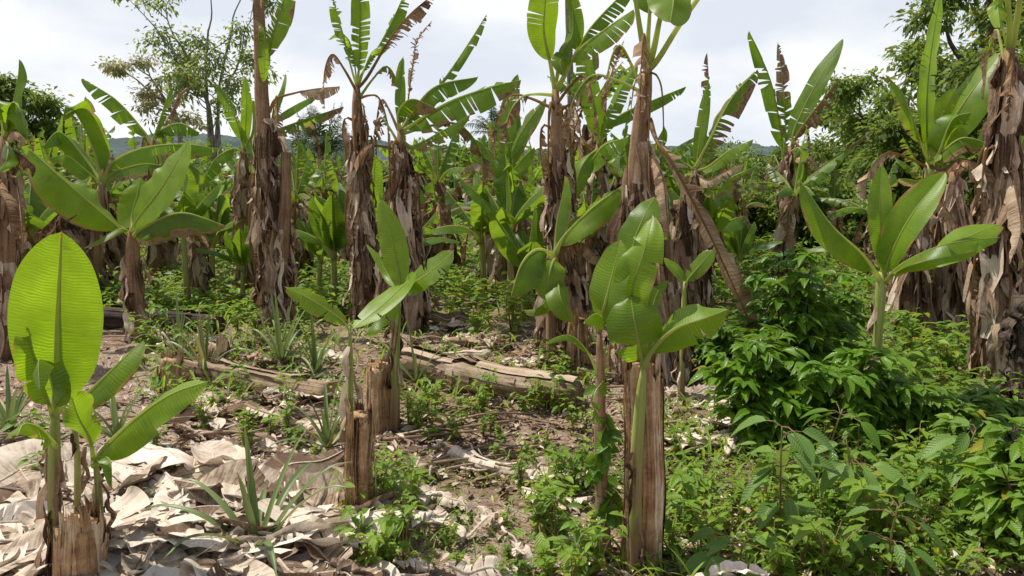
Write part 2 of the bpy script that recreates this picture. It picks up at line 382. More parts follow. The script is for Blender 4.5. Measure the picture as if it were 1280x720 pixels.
M['palm'] = mat_leaf('palm_frond', (.03, .065, .025), (.10, .15, .065), (.14, .2, .06), .25, .45, vein=False)

def mat_soil():
    t = NT('soil_and_litter'); pos = t.geo_pos()
    a = t.noise(pos, .55, 4); b = t.noise(pos, 9., 5, .65); c = t.noise(pos, 70., 4, .7)
    soil = t.ramp(t.math('ADD', t.math('MULTIPLY', b, .6), t.math('MULTIPLY', c, .4)), [(.30, (.09, .052, .033)), (.48, (.235, .155, .108)), (.66, (.38, .28, .21))])
    vo = t.n('ShaderNodeTexVoronoi', {'Vector': t.vmul(pos, (38, 38, 38)), 'Randomness': 1.}).outputs['Color']
    lit = t.ramp(t.n('ShaderNodeSeparateColor', {0: vo}).outputs[0], [(.1, (.12, .075, .05)), (.5, (.32, .23, .165)), (.9, (.55, .46, .36))])
    lm = t.ramp(t.math('ADD', t.math('MULTIPLY', a, .6), t.math('MULTIPLY', b, .4)), [(.46, (0, 0, 0)), (.54, (1, 1, 1))])
    x = t.mix(t.math('MULTIPLY', lm, .8), soil, lit)
    # farther off the floor of the plantation is overgrown
    y = t.n('ShaderNodeSeparateXYZ', {0: pos}).outputs[1]
    g = t.math('MULTIPLY', t.math('MULTIPLY_ADD', y, .1, -.9, clamp=True), t.ramp(b, [(.35, (.2, .2, .2)), (.6, (1, 1, 1))]))
    x = t.mix(g, x, t.mix(c, c3(.035, .06, .015), c3(.10, .14, .04)))
    nr = t.bump(t.math('ADD', b, t.math('MULTIPLY', c, .5)), .8, .03)
    return t.out(t.n('ShaderNodeBsdfPrincipled', {'Base Color': x, 'Roughness': .95, 'Normal': nr, 'Specular IOR Level': .1}).outputs[0])
M['soil'] = mat_soil()
def mat_hill():
    t = NT('wooded_hill_haze_tint'); pos = t.geo_pos()
    a = t.noise(pos, .05, 4, .65); b = t.noise(pos, .3, 3)
    c = t.ramp(t.math('ADD', t.math('MULTIPLY', a, .6), t.math('MULTIPLY', b, .4)), [(.35, (.06, .08, .08)), (.5, (.085, .11, .105)), (.65, (.125, .15, .13))])  # aerial haze is painted into these greyed blue-green hill colours
    return t.out(t.n('ShaderNodeBsdfDiffuse', {'Color': c}).outputs[0])
M['hill'] = mat_hill()
from mathutils import Vector
xs = np.concatenate([np.linspace(-3000, -60, 12)[:-1], np.linspace(-60, -9, 30)[:-1], np.linspace(-9, 9, 181)[:-1], np.linspace(9, 60, 30)[:-1], np.linspace(60, 3000, 12)])
ys = np.concatenate([np.linspace(-40, .5, 12)[:-1], np.linspace(.5, 14, 150)[:-1], np.linspace(14, 80, 50)[:-1], np.linspace(80, 4000, 20)])
X, Yg = np.meshgrid(xs, ys)
Z = gz(X, Yg)+.012*np.sin(13*X+4*Yg)*np.sin(11*Yg-5*X)+.008*np.sin(23*X-9*Yg)-.006
mb = MB(); mb.grid(np.stack([X, Yg, Z], -1)); mb.build('ground', M['soil'])['kind'] = 'structure'
# ================================================================ banana plants seen one by one
FACE = {'u': (0, 0, 1), 'c': (0, -1, .15), 'l': (-1, -.3, .2), 'r': (1, -.3, .2), 'b': (0, 1, .3)}
def Lf(pts, w, face='u', **k): return dict(pts=pts, w=w, face=face, k=k)
def px_path(pts, Y, n=14, ground=True):
    Q = [at(p[0], p[1], Y+(p[2] if len(p) > 2 else 0)) for p in pts]
    if ground: Q[0][2] = gz(Q[0][0], Q[0][1])-.03
    return spline(Q, n)[0]
def put_leaf(root, base, l, Y, rg, split=True, **extra):
    k = dict(fold=-14, curl=-22); k.update(l['k']); k.update(extra)
    face = FACE[l['face']] if isinstance(l['face'], str) else l['face']
    pts = [at(p[0], p[1], Y+(p[2] if len(p) > 2 else 0)) for p in l['pts']]
    lab = k.pop('label', None)
    W = l['w']*Y/F
    if k.get('dry', 0) < .5 and not k.get('tear'):
        k.setdefault('splits', int(rg.choice([0, 0, 1, 2]))); k.setdefault('edge', float(rg.choice([0, .02, .035]))); k.setdefault('tip', float(rg.choice([0, .02, .04]))); k.setdefault('wav', 1.1)
    rib = k.pop('rib', np.clip(W*.085, .004, .014))
    return banana_leaf(root, pts, W, NP(face, float), rg, M, rib=rib, split=split, loc=base, label=lab, **k)
def banana_plant(label, Y, stem, r, leaves=(), group=None, mat='trunk', skirt=0, sk={}, seed=0, name='banana_plant', cat='banana plant', split=True, extra_stems=(), ground=True, hang=0, hangk={}, scorch=0):
    rg = np.random.default_rng(seed+100)
    P = px_path(stem, Y, ground=ground); base = P[0].copy(); base[2] += .03 if ground else 0
    root = thing(name, label, cat, base, group)
    rad = np.interp(np.linspace(0, 1, len(P)), np.linspace(0, 1, len(r)), np.asarray(r, float)*Y/F)
    if mat == 'trunk' and skirt > 100: rad = rad*.84
    rad[-2:] *= (.82, .55)
    mb = MB(); tube(mb, P, rad, 12, lump=.10, rg=rg); mb.build('pseudostem', M[mat], root, base)
    for (st, rr, mt) in extra_stems:
        Q = px_path(st, Y); ra = np.interp(np.linspace(0, 1, len(Q)), np.linspace(0, 1, len(rr)), np.asarray(rr, float)*Y/F)
        mb = MB(); tube(mb, Q, ra, 10, lump=.12, rg=rg); mb.build('pseudostem', M[mt], root, base)
        if skirt:
            mb = MB(); flakes(mb, Q, ra, int(skirt*.6), rg, **sk); mb.build('dry_sheath', M['sheath'], root, base)
    if skirt:
        mb = MB(); flakes(mb, P, rad, skirt, rg, **sk); mb.build('dry_sheath', M['sheath'], root, base)
    if mat == 'greenstem' and not skirt:
        mb = MB(); flakes(mb, P, rad, 9, rg, lmin=.08, lmax=.28, wmin=.008, wmax=.018, flare=.012, h0=.25, h1=.95, tilt=.15); mb.build('dry_sheath', M['sheath'], root, base)
    # long dead leaves that hang from the crown
    for i in range(hang):
        h = hangk.get('h', (.75, 1.)); t = rg.uniform(*h); j = t*(len(P)-1); p0 = P[int(j)]
        a = rg.uniform(0, 6.28); l = rg.uniform(*hangk.get('l', (.4, .9))); o = NP([math.cos(a), math.sin(a), 0])
        l = min(l, p0[2]-.25)
        if l < .2: continue
        rr = rad[int(j)]
        pts = [p0+o*rr*.6, p0+o*(rr+.06)+NP([0, 0, .02]), p0+o*(rr+.055+rg.uniform(0, .04))-NP([0, 0, l*.4]), p0+o*(rr+.02+rg.uniform(0, .05))-NP([0, 0, l])]
        banana_leaf(root, pts, rg.uniform(.04, .10), o, rg, M, pet=.2, rib=.008, split=False, name='dry_leaf', loc=base, dry=1., fold=rg.uniform(-75, -30), curl=-60, tear=.7, crump=.03, m=4, seg=14, shade=rg.uniform(.3, .8))
    # scorched leaves that droop from the crown
    for i in range(scorch):
        az = rg.uniform(0, 6.28); e = R(rg.uniform(0, 55)); l = rg.uniform(.6, 1.05); d = NP([math.cos(az)*math.cos(e), math.sin(az)*math.cos(e)*.7, math.sin(e)]); t0 = P[-1]-NP([0, 0, rg.uniform(.03, .25)]); h = NP([d[0], d[1], 0])
        full = rg.random() < .55
        banana_leaf(root, [t0, t0+d*l*.3, t0+d*l*.55-NP([0, 0, .06*l]), t0+d*l*.62+h*l*.12-NP([0, 0, .3*l]), t0+d*l*.62+h*l*.14-NP([0, 0, .65*l])], rg.uniform(.05, .11), NP([-h[0]*.3, -h[1]*.3, 1.]), rg, M, pet=.3, rib=.008, split=False, name='dry_leaf' if full else 'leaf', loc=base,
                    dry=1. if full else 0., edge=0 if full else .7, tip=0 if full else .5, fold=rg.uniform(-70, -30), curl=-40, tear=rg.uniform(.6, 1), crump=.02, m=4, seg=26, shade=rg.uniform(.3, .9))
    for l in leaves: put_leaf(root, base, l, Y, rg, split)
    return root

# ---------------------------------------------------------------- foreground, left: clump of shoots on an old stump
def stump(label, px, py_base, py_top, rpx, seed, Y=None, lean=(0, 0), mat='stumpm', rag=.05, group='cut banana stumps', n=24):
    rg = np.random.default_rng(seed)
    b = gpt(px, py_base); Y = Y or b[1]; b = at(px, py_base, Y); b[2] = gz(b[0], b[1])
    top = at(px+lean[0], py_top, Y); r = rpx*Y/F; h = top[2]-b[2]
    root = thing('banana_stump', label, 'stump', b, group)
    P = spline([b-NP([0, 0, .04]), (b+top)/2+NP([rg.normal(0, .01), 0, 0]), top-NP([0, 0, .02])], 14)[0]
    rad = np.interp(np.linspace(0, 1, 15), [0, .15, .6, 1], [r*1.16, r*1.0, r*.92, r*.84])
    mb = MB(); tube(mb, P, rad, 24, lump=.2, rg=rg, lf=(.5, 2.5)); 
    mb.build('core', M[mat], root, b)
    mb = MB()
    # leaf sheaths wrapped around it, cut ragged at the top
    for i in range(n):
        a0 = 6.283*i/n+rg.normal(0, .1); wd = rg.uniform(.18, .55) if i % 3 else rg.uniform(.02, .07); s = np.linspace(0, 1, 9); c = np.linspace(-1, 1, 11)
        t0 = rg.uniform(-.02, .3) if rg.random() < .4 else -.02; t1 = 1+rg.uniform(-1, 1)*rag/h*1.6
        tt = t0+(t1-t0)*s
        C = np.stack([np.interp(tt, np.linspace(0, 1, 15), P[:, k]) for k in range(3)], 1); C[:, 2] += np.maximum(tt-1, 0)*h
        rr = np.interp(tt, np.linspace(0, 1, 15), rad)+.001+rg.uniform(0, .008)*(1 if i % 3 else 2.5)+.004*np.sin(s*rg.uniform(5, 14)+rg.uniform(0, 6))+.012*np.maximum(s-.75, 0)*rg.uniform(-1, 3)
        rr = rr*(1+.07*np.sin(2*a0+seed)+.05*np.sin(3*a0+2*seed))
        an = a0+c[None]*wd*(1-.25*s[:, None]*rg.random())+rg.normal(0, .12)*s[:, None]+.03*np.sin(s*rg.uniform(3, 9))[:, None]
        rf = rr[:, None]*(1-.03*c[None]**2)+.0025*rg.normal(0, 1, 11)[None]
        V = C[:, None]+np.stack([np.cos(an)*rf, np.sin(an)*rf, np.zeros_like(an)], -1)
        V[-1, :, 2] += rg.normal(0, rag*.3, 11)+rag*.5*np.sin(c*rg.uniform(1, 4)+rg.uniform(0, 6)); V[-2, :, 2] += rg.normal(0, rag*.1, 11)
        luv = np.stack([np.broadcast_to((tt*h)[:, None], an.shape), an*r, np.full(an.shape, rg.uniform(0, 20))], -1)
        mb.grid(V, luv, 1, np.clip(rg.normal(.55, .22), 0, 1))
    mb.build('outer_sheath', M[mat], root, b)
    return root

stump('split brown banana stump at the lower left corner under the broad upright leaf', 95, 745, 648, 34, 1, Y=2.75, rag=.05)
banana_plant('young banana shoot with one huge upright sunlit leaf at far left front', 2.75, [(70, 745), (68, 640), (68, 560), (70, 500)], [9, 8, 7, 5], [
    Lf([(70, 515), (71, 480, -.03), (72, 400, -.08), (75, 330, -.16), (77, 290, -.20)], 54, (.25, -1, .1), pet=.06, fold=16, curl=-16, wav=.6, shade=.3, splits=0, edge=0, tip=.015),
    Lf([(72, 560), (50, 535, -.1), (30, 530, -.2), (22, 545, -.28)], 30, (.25, -.2, 1), pet=.1, fold=-30, curl=-30, shade=.1),
    Lf([(66, 520), (58, 495, -.08), (44, 455, -.14), (36, 425, -.16), (40, 418, -.10)], 24, 'c', pet=.15, fold=35, curl=30, shade=.5),
    Lf([(70, 520), (67, 490, -.16), (56, 455, -.2), (48, 452, -.28), (50, 490, -.36)], 21, (0, -.6, 1), pet=.15, fold=-40, curl=-30, shade=.5),
], mat='greenstem', seed=1, group='young banana shoots in front')
banana_plant('young banana shoot with a wide drooping leaf reaching right over pale mulch', 2.85, [(124, 735), (124, 650), (122, 600), (118, 575)], [6, 6, 5, 4], [
    Lf([(118, 582), (132, 558, -.05), (170, 522, -.1), (215, 492, -.1), (262, 476, -.06)], 35, (-.35, -.75, .55), pet=.12, fold=-6, fold2=-30, curl=-15, shade=.65),
    Lf([(118, 580), (112, 548, -.02), (98, 522, -.05), (88, 490, -.1)], 26, (.2, -.8, .5), pet=.2, fold=-30, curl=-25, shade=.9),
    Lf([(118, 584), (126, 572, -.06), (138, 576, -.15), (140, 612, -.2)], 13, (1, 0, .5), pet=.1, fold=-50, curl=-30, shade=.4),
], mat='greenstem', seed=2, group='young banana shoots in front')
banana_plant('slim banana shoot with a pale leaf slanting up between its two neighbours', 2.95, [(97, 735), (97, 640), (96, 560), (88, 515)], [4.5, 4.5, 4, 3], [
    Lf([(88, 520), (104, 498, 0), (140, 462, .02), (180, 425, .1)], 31, (-.4, -.6, .7), pet=.08, fold=-12, curl=-25, shade=.35, wav=1.4),
], mat='greenstem', seed=3, group='young banana shoots in front')

# ---------------------------------------------------------------- foreground, centre left
stump('tall narrow banana stump beside the slim shoot left of centre', 450, 648, 512, 17, 4, rag=.025)
stump('dark cracked banana stump with rounded top behind the tall narrow one', 475, 540, 452, 20, 5, Y=4.65, rag=.02)
banana_plant('slim banana shoot holding a single leaf out to the left', 3.45, [(437, 650), (437, 560), (438, 470), (437, 408)], [6, 5, 4, 3], [
    Lf([(437, 412), (425, 398, 0), (392, 376, -.05), (355, 358, -.05)], 15, (.2, -.7, .8), pet=.08, fold=-5, curl=-12, shade=.6),
], mat='greenstem', seed=4, group='young banana shoots in front')
banana_plant('young banana shoot with four bright leaves spread behind the dark cracked stump', 4.6, [(492, 535), (494, 480), (495, 420), (497, 366)], [7.5, 6.5, 5.5, 4.5], [
    Lf([(497, 372), (500, 350, .02), (490, 300, .04), (476, 250, .1)], 19, (-.3, -.9, .2), pet=.1, fold=10, curl=-10, shade=.8, splits=0, edge=0),
    Lf([(497, 370), (508, 360, -.05), (540, 338, -.1), (568, 312, -.1)], 20, (-.3, -.75, .6), pet=.12, fold=0, curl=-18, shade=.7),
    Lf([(497, 372), (510, 352, -.1), (480, 380, -.3), (440, 412, -.45)], 20, (-.45, -.65, .65), pet=.14, fold=4, curl=-10, shade=.9),
    Lf([(496, 374), (490, 372, -.05), (472, 398, -.15), (455, 420, -.2)], 17, (0, .3, 1), pet=.1, fold=-40, curl=-20, shade=.05),
    Lf([(496, 366), (486, 345, .2), (470, 318, .3), (458, 305, .35)], 8, 'u', pet=.2, fold=-10, curl=-20, shade=.4),
], mat='greenstem', seed=5, group='young banana shoots in front')

# ---------------------------------------------------------------- foreground, centre right
stump('thickest brown banana stump, standing upright in front just right of centre', 803, 688, 452, 25, 6, rag=.04, n=36)
banana_plant('young banana shoot with big ribbed leaves growing from the thick stump', 2.98, [(794, 690, .0), (794, 600), (799, 520), (805, 456)], [8.5, 8.5, 8, 6], [
    Lf([(805, 460, .02), (800, 440, 0), (793, 400, -.02), (788, 368, .03)], 36, (.1, -1, .25), pet=.06, fold=8, curl=-16, shade=.6),
    Lf([(805, 460), (814, 440, 0), (842, 412, -.06), (880, 398, -.1), (912, 386, -.06)], 36, (-.2, -.75, .6), pet=.12, fold=-50, fold2=-28, curl=-14, shade=.75),
    Lf([(804, 458), (800, 430, .08), (790, 370, .05), (806, 310, .02), (816, 268, .1)], 28, (-.55, -.75, .1), pet=.2, fold=12, curl=-25, wav=2.2, shade=.9),
    Lf([(805, 455), (806, 400, .2), (790, 320, .26), (805, 270, .3), (818, 246, .4)], 27, (-.3, -1, .1), pet=.35, fold=14, fold2=-10, curl=-14, shade=.35),
    Lf([(806, 450), (812, 400, .15), (822, 365, .2), (836, 350, .22)], 9, (.3, -.6, .7), pet=.45, fold=-10, curl=-10, shade=.1),
], mat='greenstem', seed=6, group='young banana shoots in front')
banana_plant('banana shoot on a thin vine-wrapped stem left of the thick stump', 3.12, [(758, 688), (752, 600), (750, 520), (749, 412)], [9.5, 8.5, 7, 5], [
    Lf([(749, 414), (752, 398, -.02), (758, 372, -.06), (776, 300, -.03)], 27, (-.6, -.7, .2), pet=.1, fold=15, curl=-10, shade=.6),
    Lf([(749, 412), (752, 398, -.1), (744, 392, -.2), (730, 402, -.28)], 17, (0, -.5, 1), pet=.2, fold=-50, curl=-20, shade=.7),
    Lf([(750, 480), (738, 446, -.03), (715, 420, -.05), (690, 424, -.04), (680, 434, -.03)], 7, 'u', pet=.35, fold=-60, curl=-20, shade=.5),
    Lf([(749, 412), (760, 396, .0), (790, 392, .04), (800, 398, .02)], 12, 'u', pet=.1, fold=-50, curl=-40, shade=.4),
], mat='trunk', seed=7, group='young banana shoots in front')
banana_plant('banana shoot with dark arching leaves standing before the tall middle trunk', 6.05, [(689, 464), (689, 430), (689, 380), (694, 316)], [7, 6.5, 6, 4.5], [
    Lf([(694, 318), (705, 296, -.02), (740, 260, -.05), (779, 232, -.02)], 27, (-.4, -.55, .7), pet=.1, fold=-10, curl=-25, wav=1.6, shade=.2),
    Lf([(694, 320), (672, 312, -.1), (652, 330, -.18), (638, 372, -.2)], 30, (-.3, -.3, .9), pet=.15, fold=-42, curl=-28, shade=.4),
    Lf([(694, 322), (690, 330, -.15), (686, 350, -.2), (688, 378, -.22)], 20, (0, -1, .3), pet=.1, fold=-6, curl=-10, shade=.9),
    Lf([(694, 330), (698, 356, -.2), (702, 376, -.3), (716, 402, -.3)], 18, (.3, -.7, .6), pet=.3, fold=-12, curl=-15, shade=.75),
    Lf([(694, 322), (684, 370, -.05), (672, 385, -.1), (652, 388, -.1)], 12, (0, -.2, 1), pet=.4, fold=-30, curl=-20, shade=.05),
    Lf([(694, 318), (696, 280, .05), (704, 240, .08), (706, 220, .1)], 20, (-1, -.4, .1), pet=.1, fold=-10, curl=-25, shade=.2),
    Lf([(695, 320), (712, 306, .1), (732, 306, .05), (748, 330, 0)], 16, (0, -.3, 1), pet=.2, fold=-30, curl=-40, dry=1., crump=.03, tear=.3, label='dead brown leaf'),
], mat='trunk', seed=8, split=True)
banana_plant('small banana shoot with one light leaf left of the leaning dead leaf', 5.0, [(853, 460), (854, 420), (855, 384), (856, 352)], [4.5, 4, 4, 3], [
    Lf([(856, 356), (862, 346, -.02), (878, 328, -.05), (894, 310, -.05)], 12, (-.4, -.7, .5), pet=.08, fold=-6, curl=-12, shade=.8),
    Lf([(856, 358), (848, 340, .02), (838, 330, .05), (830, 322, .08)], 7, (0, -.7, .5), pet=.08, fold=-6, curl=-12, shade=.5),
], mat='greenstem', seed=9)

# ---------------------------------------------------------------- right: bright plant above the glossy shrub
banana_plant('bright green banana plant with fan of broad leaves above the glossy shrubs on the right', 4.55, [(1090, 540), (1094, 470), (1099, 400), (1102, 340)], [7, 6, 5.5, 7], [
    Lf([(1100, 350), (1078, 318, -.1), (1040, 282, -.2), (1002, 228, -.18)], 26, (.5, -.5, .75), pet=.12, fold=-30, fold2=-58, curl=-18, shade=.15, wav=1.5),
    Lf([(1102, 345), (1102, 310, 0), (1100, 260, .0), (1102, 206, .06)], 15, (-.35, -1, .1), pet=.1, fold=20, curl=-10, shade=.6),
    Lf([(1104, 350), (1114, 318, -.05), (1140, 268, -.12), (1182, 215, -.1)], 24, (-.75, -.75, .25), pet=.08, fold=30, curl=-12, shade=.95),
    Lf([(1104, 355), (1122, 338, -.05), (1175, 312, -.18), (1240, 283, -.12), (1254, 284, -.1)], 26, (-.1, -.35, .9), pet=.1, fold=-8, curl=-18, shade=.6),
    Lf([(1104, 355), (1128, 330, -.15), (1180, 306, -.34), (1252, 296, -.3)], 18, (0, -.25, .95), pet=.1, fold=-30, curl=-20, shade=.45),
    Lf([(1102, 350), (1108, 300, .15), (1130, 285, .25), (1165, 240, .28)], 18, (-.5, -.8, .2), pet=.2, fold=10, curl=-15, shade=.5),
    Lf([(1102, 352), (1080, 330, .15), (1040, 308, .3), (1008, 312, .35)], 15, 'u', pet=.2, fold=-30, curl=-20, shade=.3),
], mat='greenstem', seed=10)

# ---------------------------------------------------------------- left, middle distance
SK = dict(lmin=.12, lmax=.38, wmin=.014, wmax=.045, flare=.035, h0=.12, h1=.97)
banana_plant('banana plant with long leaves fanned out above the fallen charred log', 7.0, [(172, 412), (169, 370), (167, 330), (166, 285)], [12, 10.5, 9, 7], [
    Lf([(166, 296), (148, 282, 0), (95, 238, -.15), (36, 186, -.1)], 37, (.45, -.5, .8), pet=.1, fold=-18, fold2=-40, curl=-24, wav=1.6, shade=.75),
    Lf([(166, 292), (172, 274, -.1), (205, 230, -.2), (236, 176, -.1)], 30, (-.5, -.8, .3), pet=.08, fold=14, fold2=-6, curl=-12, shade=.85),
    Lf([(167, 296), (178, 286, -.2), (225, 266, -.35), (282, 282, -.4)], 29, (0, -.25, 1), pet=.1, fold=-62, curl=-14, edge=.28, shade=.1, label='dark arching leaf with browned lower edge'),
    Lf([(166, 290), (165, 270, .1), (172, 240, .15), (175, 225, .2)], 22, 'c', pet=.1, fold=4, curl=-12, shade=.7),
    Lf([(166, 292), (150, 286, -.1), (120, 302, -.2), (104, 310, -.2)], 9, 'u', pet=.1, fold=-20, curl=-25, shade=.1),
    Lf([(166, 294), (180, 290, -.1), (196, 285, -.2), (176, 300, -.3)], 9, 'u', pet=.2, fold=-20, curl=-25, shade=.8),
], mat='trunk', skirt=26, sk=dict(SK, h1=.8, flare=.02), seed=11)
banana_plant('crowded banana plant with horizontal grey-green leaves behind the fanned one', 8.6, [(118, 380), (120, 320), (124, 270), (128, 228)], [11, 10, 9, 7], [
    Lf([(128, 232), (140, 204, 0), (175, 186, -.1), (225, 180, -.15), (274, 186, -.1)], 25, (0, -.45, .9), pet=.12, fold=-40, curl=-20, tear=.3, edge=.12, shade=.45),
    Lf([(128, 232), (142, 216, -.1), (180, 205, -.2), (220, 210, -.2)], 16, (0, -.4, .9), pet=.12, fold=-40, curl=-20, edge=.3, tear=.2, shade=.45),
    Lf([(128, 230), (118, 190, 0), (100, 150, -.1), (84, 132, -.2), (78, 150, -.3)], 22, (-.6, -.5, .8), pet=.12, fold=-50, curl=-20, shade=.2, wav=1.6),
    Lf([(128, 230), (108, 200, .1), (75, 165, .1), (52, 185, 0)], 22, (-.3, -.4, 1), pet=.12, fold=-40, curl=-25, shade=.4),
    Lf([(128, 232), (110, 215, -.1), (84, 195, -.2), (60, 198, -.3)], 16, (0, -.3, 1), pet=.12, fold=-35, curl=-20, shade=.5),
    Lf([(128, 232), (130, 205, .1), (120, 180, .2), (116, 170, .2)], 16, 'c', pet=.12, tear=.6, dry=1., crump=.03),
], mat='trunk', skirt=60, sk=SK, seed=12, scorch=3)
banana_plant('banana plant whose long tattered leaf bends left against the sky', 10.5, [(196, 360), (196, 300), (194, 240), (190, 176)], [11, 10, 8, 6], [
    Lf([(190, 180), (178, 162, 0), (145, 125, -.1), (102, 98, -.1)], 17, (.3, -.5, .8), pet=.06, fold=-25, curl=-20, tear=.55, shade=.55),
    Lf([(190, 178), (196, 160, 0), (206, 130, .1), (215, 104, .2)], 8, (-.7, -.7, .2), pet=.06, fold=-45, curl=-10, tear=.5, shade=.2),
    Lf([(190, 178), (202, 162, 0), (225, 154, -.1), (250, 166, -.2)], 16, (0, -.3, 1), pet=.08, fold=-55, curl=-15, tear=.35, shade=.15),
    Lf([(192, 180), (210, 185, 0), (250, 215, -.1), (278, 235, -.2)], 16, (0, -.3, 1), pet=.1, fold=-35, curl=-15, tear=.35, shade=.4),
    Lf([(190, 182), (215, 140, .3), (225, 118, .3), (240, 106, .3)], 5, 'c', pet=.3, tear=.8, dry=1.),
], mat='trunk', skirt=40, sk=SK, seed=13, scorch=2)
banana_plant('banana plant with folded brown dead leaves at the left picture edge', 6.3, [(4, 445), (8, 370), (8, 290), (6, 170)], [15, 13, 11, 8], [
    Lf([(6, 176), (14, 140, 0), (22, 100, .05), (24, 74, .1)], 14, (-.7, -.8, .1), pet=.06, fold=-25, curl=-12, wav=2, shade=.35),
    Lf([(6, 176), (14, 130, -.1), (26, 140, -.2), (34, 176, -.2)], 18, (.3, -.4, 1), pet=.1, fold=-40, curl=-20, tear=.2, shade=.5),
    Lf([(6, 174), (0, 140, -.1), (-10, 120, -.2), (-30, 150, -.3)], 22, (0, -.5, 1), pet=.1, fold=-40, curl=-20, shade=.4),
    Lf([(6, 180), (14, 165, -.2), (24, 168, -.35), (26, 184, -.35)], 11, (0, -.5, 1), pet=.15, fold=-45, curl=-40, dry=1., crump=.02, shade=.75),
    Lf([(6, 190), (16, 188, -.2), (34, 200, -.35), (40, 222, -.35)], 16, (0, -.5, 1), pet=.15, fold=-45, curl=-40, dry=1., crump=.03, shade=.3),
    Lf([(8, 220), (20, 225, -.2), (26, 262, -.35), (30, 310, -.35)], 13, (.3, -1, .2), pet=.1, fold=-40, curl=-60, dry=1., crump=.03, tear=.4, shade=.6),
    Lf([(6, 220), (-2, 235, -.2), (10, 262, -.3), (16, 305, -.35)], 15, (-.3, -1, .2), pet=.1, fold=-40, curl=-60, dry=1., crump=.03, tear=.4, shade=.45),
    Lf([(8, 176), (10, 185, -.3), (8, 200, -.4), (-4, 215, -.4)], 16, 'u', pet=.1, fold=-40, curl=-30, shade=.15),
], mat='trunk', skirt=80, sk=dict(SK, lmax=.6), seed=14)

# ---------------------------------------------------------------- the tall bare trunks
TS = dict(lmin=.12, lmax=.45, wmin=.014, wmax=.048, flare=.04, h0=.06, h1=.99)
banana_plant('very tall double trunk in tattered dry sheaths leaving the frame at upper left', 7.3, [(340, 412), (336, 300), (331, 200), (325, 60), (322, -60)], [15, 13, 11, 9, 8], [
    Lf([(326, 70), (333, 84, 0), (340, 48, -.05), (352, 10, -.1), (366, -40, -.1)], 19, (-.6, -.8, .3), pet=.22, fold=0, curl=-20, tear=.35, edge=.1, shade=.7),
    Lf([(322, 20), (330, 40, -.1), (331, 70, -.15), (330, 104, -.15)], 9, (.6, -.8, 0), pet=.1, fold=-15, curl=-20, tear=.2, shade=.55),
    Lf([(321, -10), (316, 8, -.1), (318, 30, -.15), (318, 58, -.15)], 7, (-.6, -.8, 0), pet=.1, fold=-40, curl=-50, dry=1., tear=.5, crump=.03),
    Lf([(322, -50), (330, -55, -.1), (332, -20, -.15), (327, 14, -.15)], 9, (.6, -.8, 0), pet=.1, fold=-40, curl=-50, dry=1., tear=.5, crump=.03),
], extra_stems=[([(352, 405), (352, 330), (357, 250), (357, 190)], [11, 10, 8, 6], 'trunk')], mat='trunk', skirt=130, sk=dict(TS, h1=.62, bias=1.1), seed=20, hang=8, hangk=dict(h=(.3, .62)))
banana_plant('banana plant half hidden by the tall double trunk, long leaves reaching right', 8.6, [(344, 330), (342, 260), (340, 200), (338, 160)], [9, 8, 7, 6], [
    Lf([(338, 165), (344, 135, 0), (350, 115, 0), (357, 92, .1)], 7, (-.7, -.7, .2), pet=.1, fold=-20, curl=-10, shade=.3),
    Lf([(338, 165), (348, 146, -.1), (372, 130, -.2), (400, 117, -.2)], 10, (-.1, -.3, .9), pet=.08, fold=-40, curl=-15, tear=.3, shade=.5),
    Lf([(338, 165), (352, 160, -.1), (385, 148, -.2), (430, 133, -.2)], 13, (-.1, -.3, .9), pet=.08, fold=-50, curl=-15, tear=.5, edge=.25, tip=.25, shade=.2),
    Lf([(337, 140), (345, 124, -.1), (370, 116, -.15), (394, 111, -.2), (425, 108, -.2)], 13, (0, -.4, .9), pet=.5, fold=-40, curl=-30, tear=.2, dry=1., shade=1., crump=.02, label='pale dead leaf held out sideways'),
    Lf([(338, 170), (348, 170, -.2), (356, 185, -.3), (362, 200, -.3)], 9, 'c', pet=.1, fold=-40, curl=-30, dry=1., shade=.9, crump=.02, tear=.3),
    Lf([(338, 160), (346, 120, -.2), (346, 190, -.35), (350, 196, -.35)], 7, 'c', pet=.4, dry=1., tear=.6, crump=.02),
], mat='trunk', skirt=40, sk=TS, seed=21, scorch=2)
banana_plant('tall ragged trunk left of centre topped by thin upright leaves', 7.7, [(460, 402), (455, 320), (449, 200), (446, 106)], [15, 13.5, 10, 8], [
    Lf([(446, 108), (449, 80, 0), (450, 30, -.02), (450, -40, 0)], 13, (-.2, -1, .1), pet=.12, fold=5, curl=-20, tear=.45, shade=.75),
    Lf([(446, 108), (440, 88, -.05), (430, 50, -.05), (414, -10, -.05)], 10, (.5, -.8, .3), pet=.25, fold=-20, curl=-20, tear=.7, shade=.4),
    Lf([(446, 112), (460, 95, -.05), (488, 48, -.1), (512, 18, -.1), (545, -10, -.1)], 14, (-.3, -.4, .8), pet=.4, fold=-45, curl=-25, tear=.95, dry=1., shade=.35, label='dead shredded leaf slanting up right'),
    Lf([(446, 108), (455, 88, .1), (478, 50, .15), (502, 0, .2), (512, -30, .2)], 13, (-.5, -.6, .6), pet=.25, fold=-30, curl=-15, tear=.5, shade=.5),
    Lf([(447, 112), (440, 62, .1), (426, 40, 0), (410, 50, 0)], 8, 'u', pet=.3, fold=-30, curl=-15, tear=.3, shade=.6),
    Lf([(447, 112), (462, 70, .1), (476, 58, 0), (485, 62, 0)], 8, 'u', pet=.3, fold=-30, curl=-15, tear=.3, shade=.6),
], mat='trunk', skirt=130, sk=dict(TS, h1=.85, bias=1.15), seed=22, scorch=4, hang=13, hangk=dict(h=(.4, 1), l=(.3, .8)))
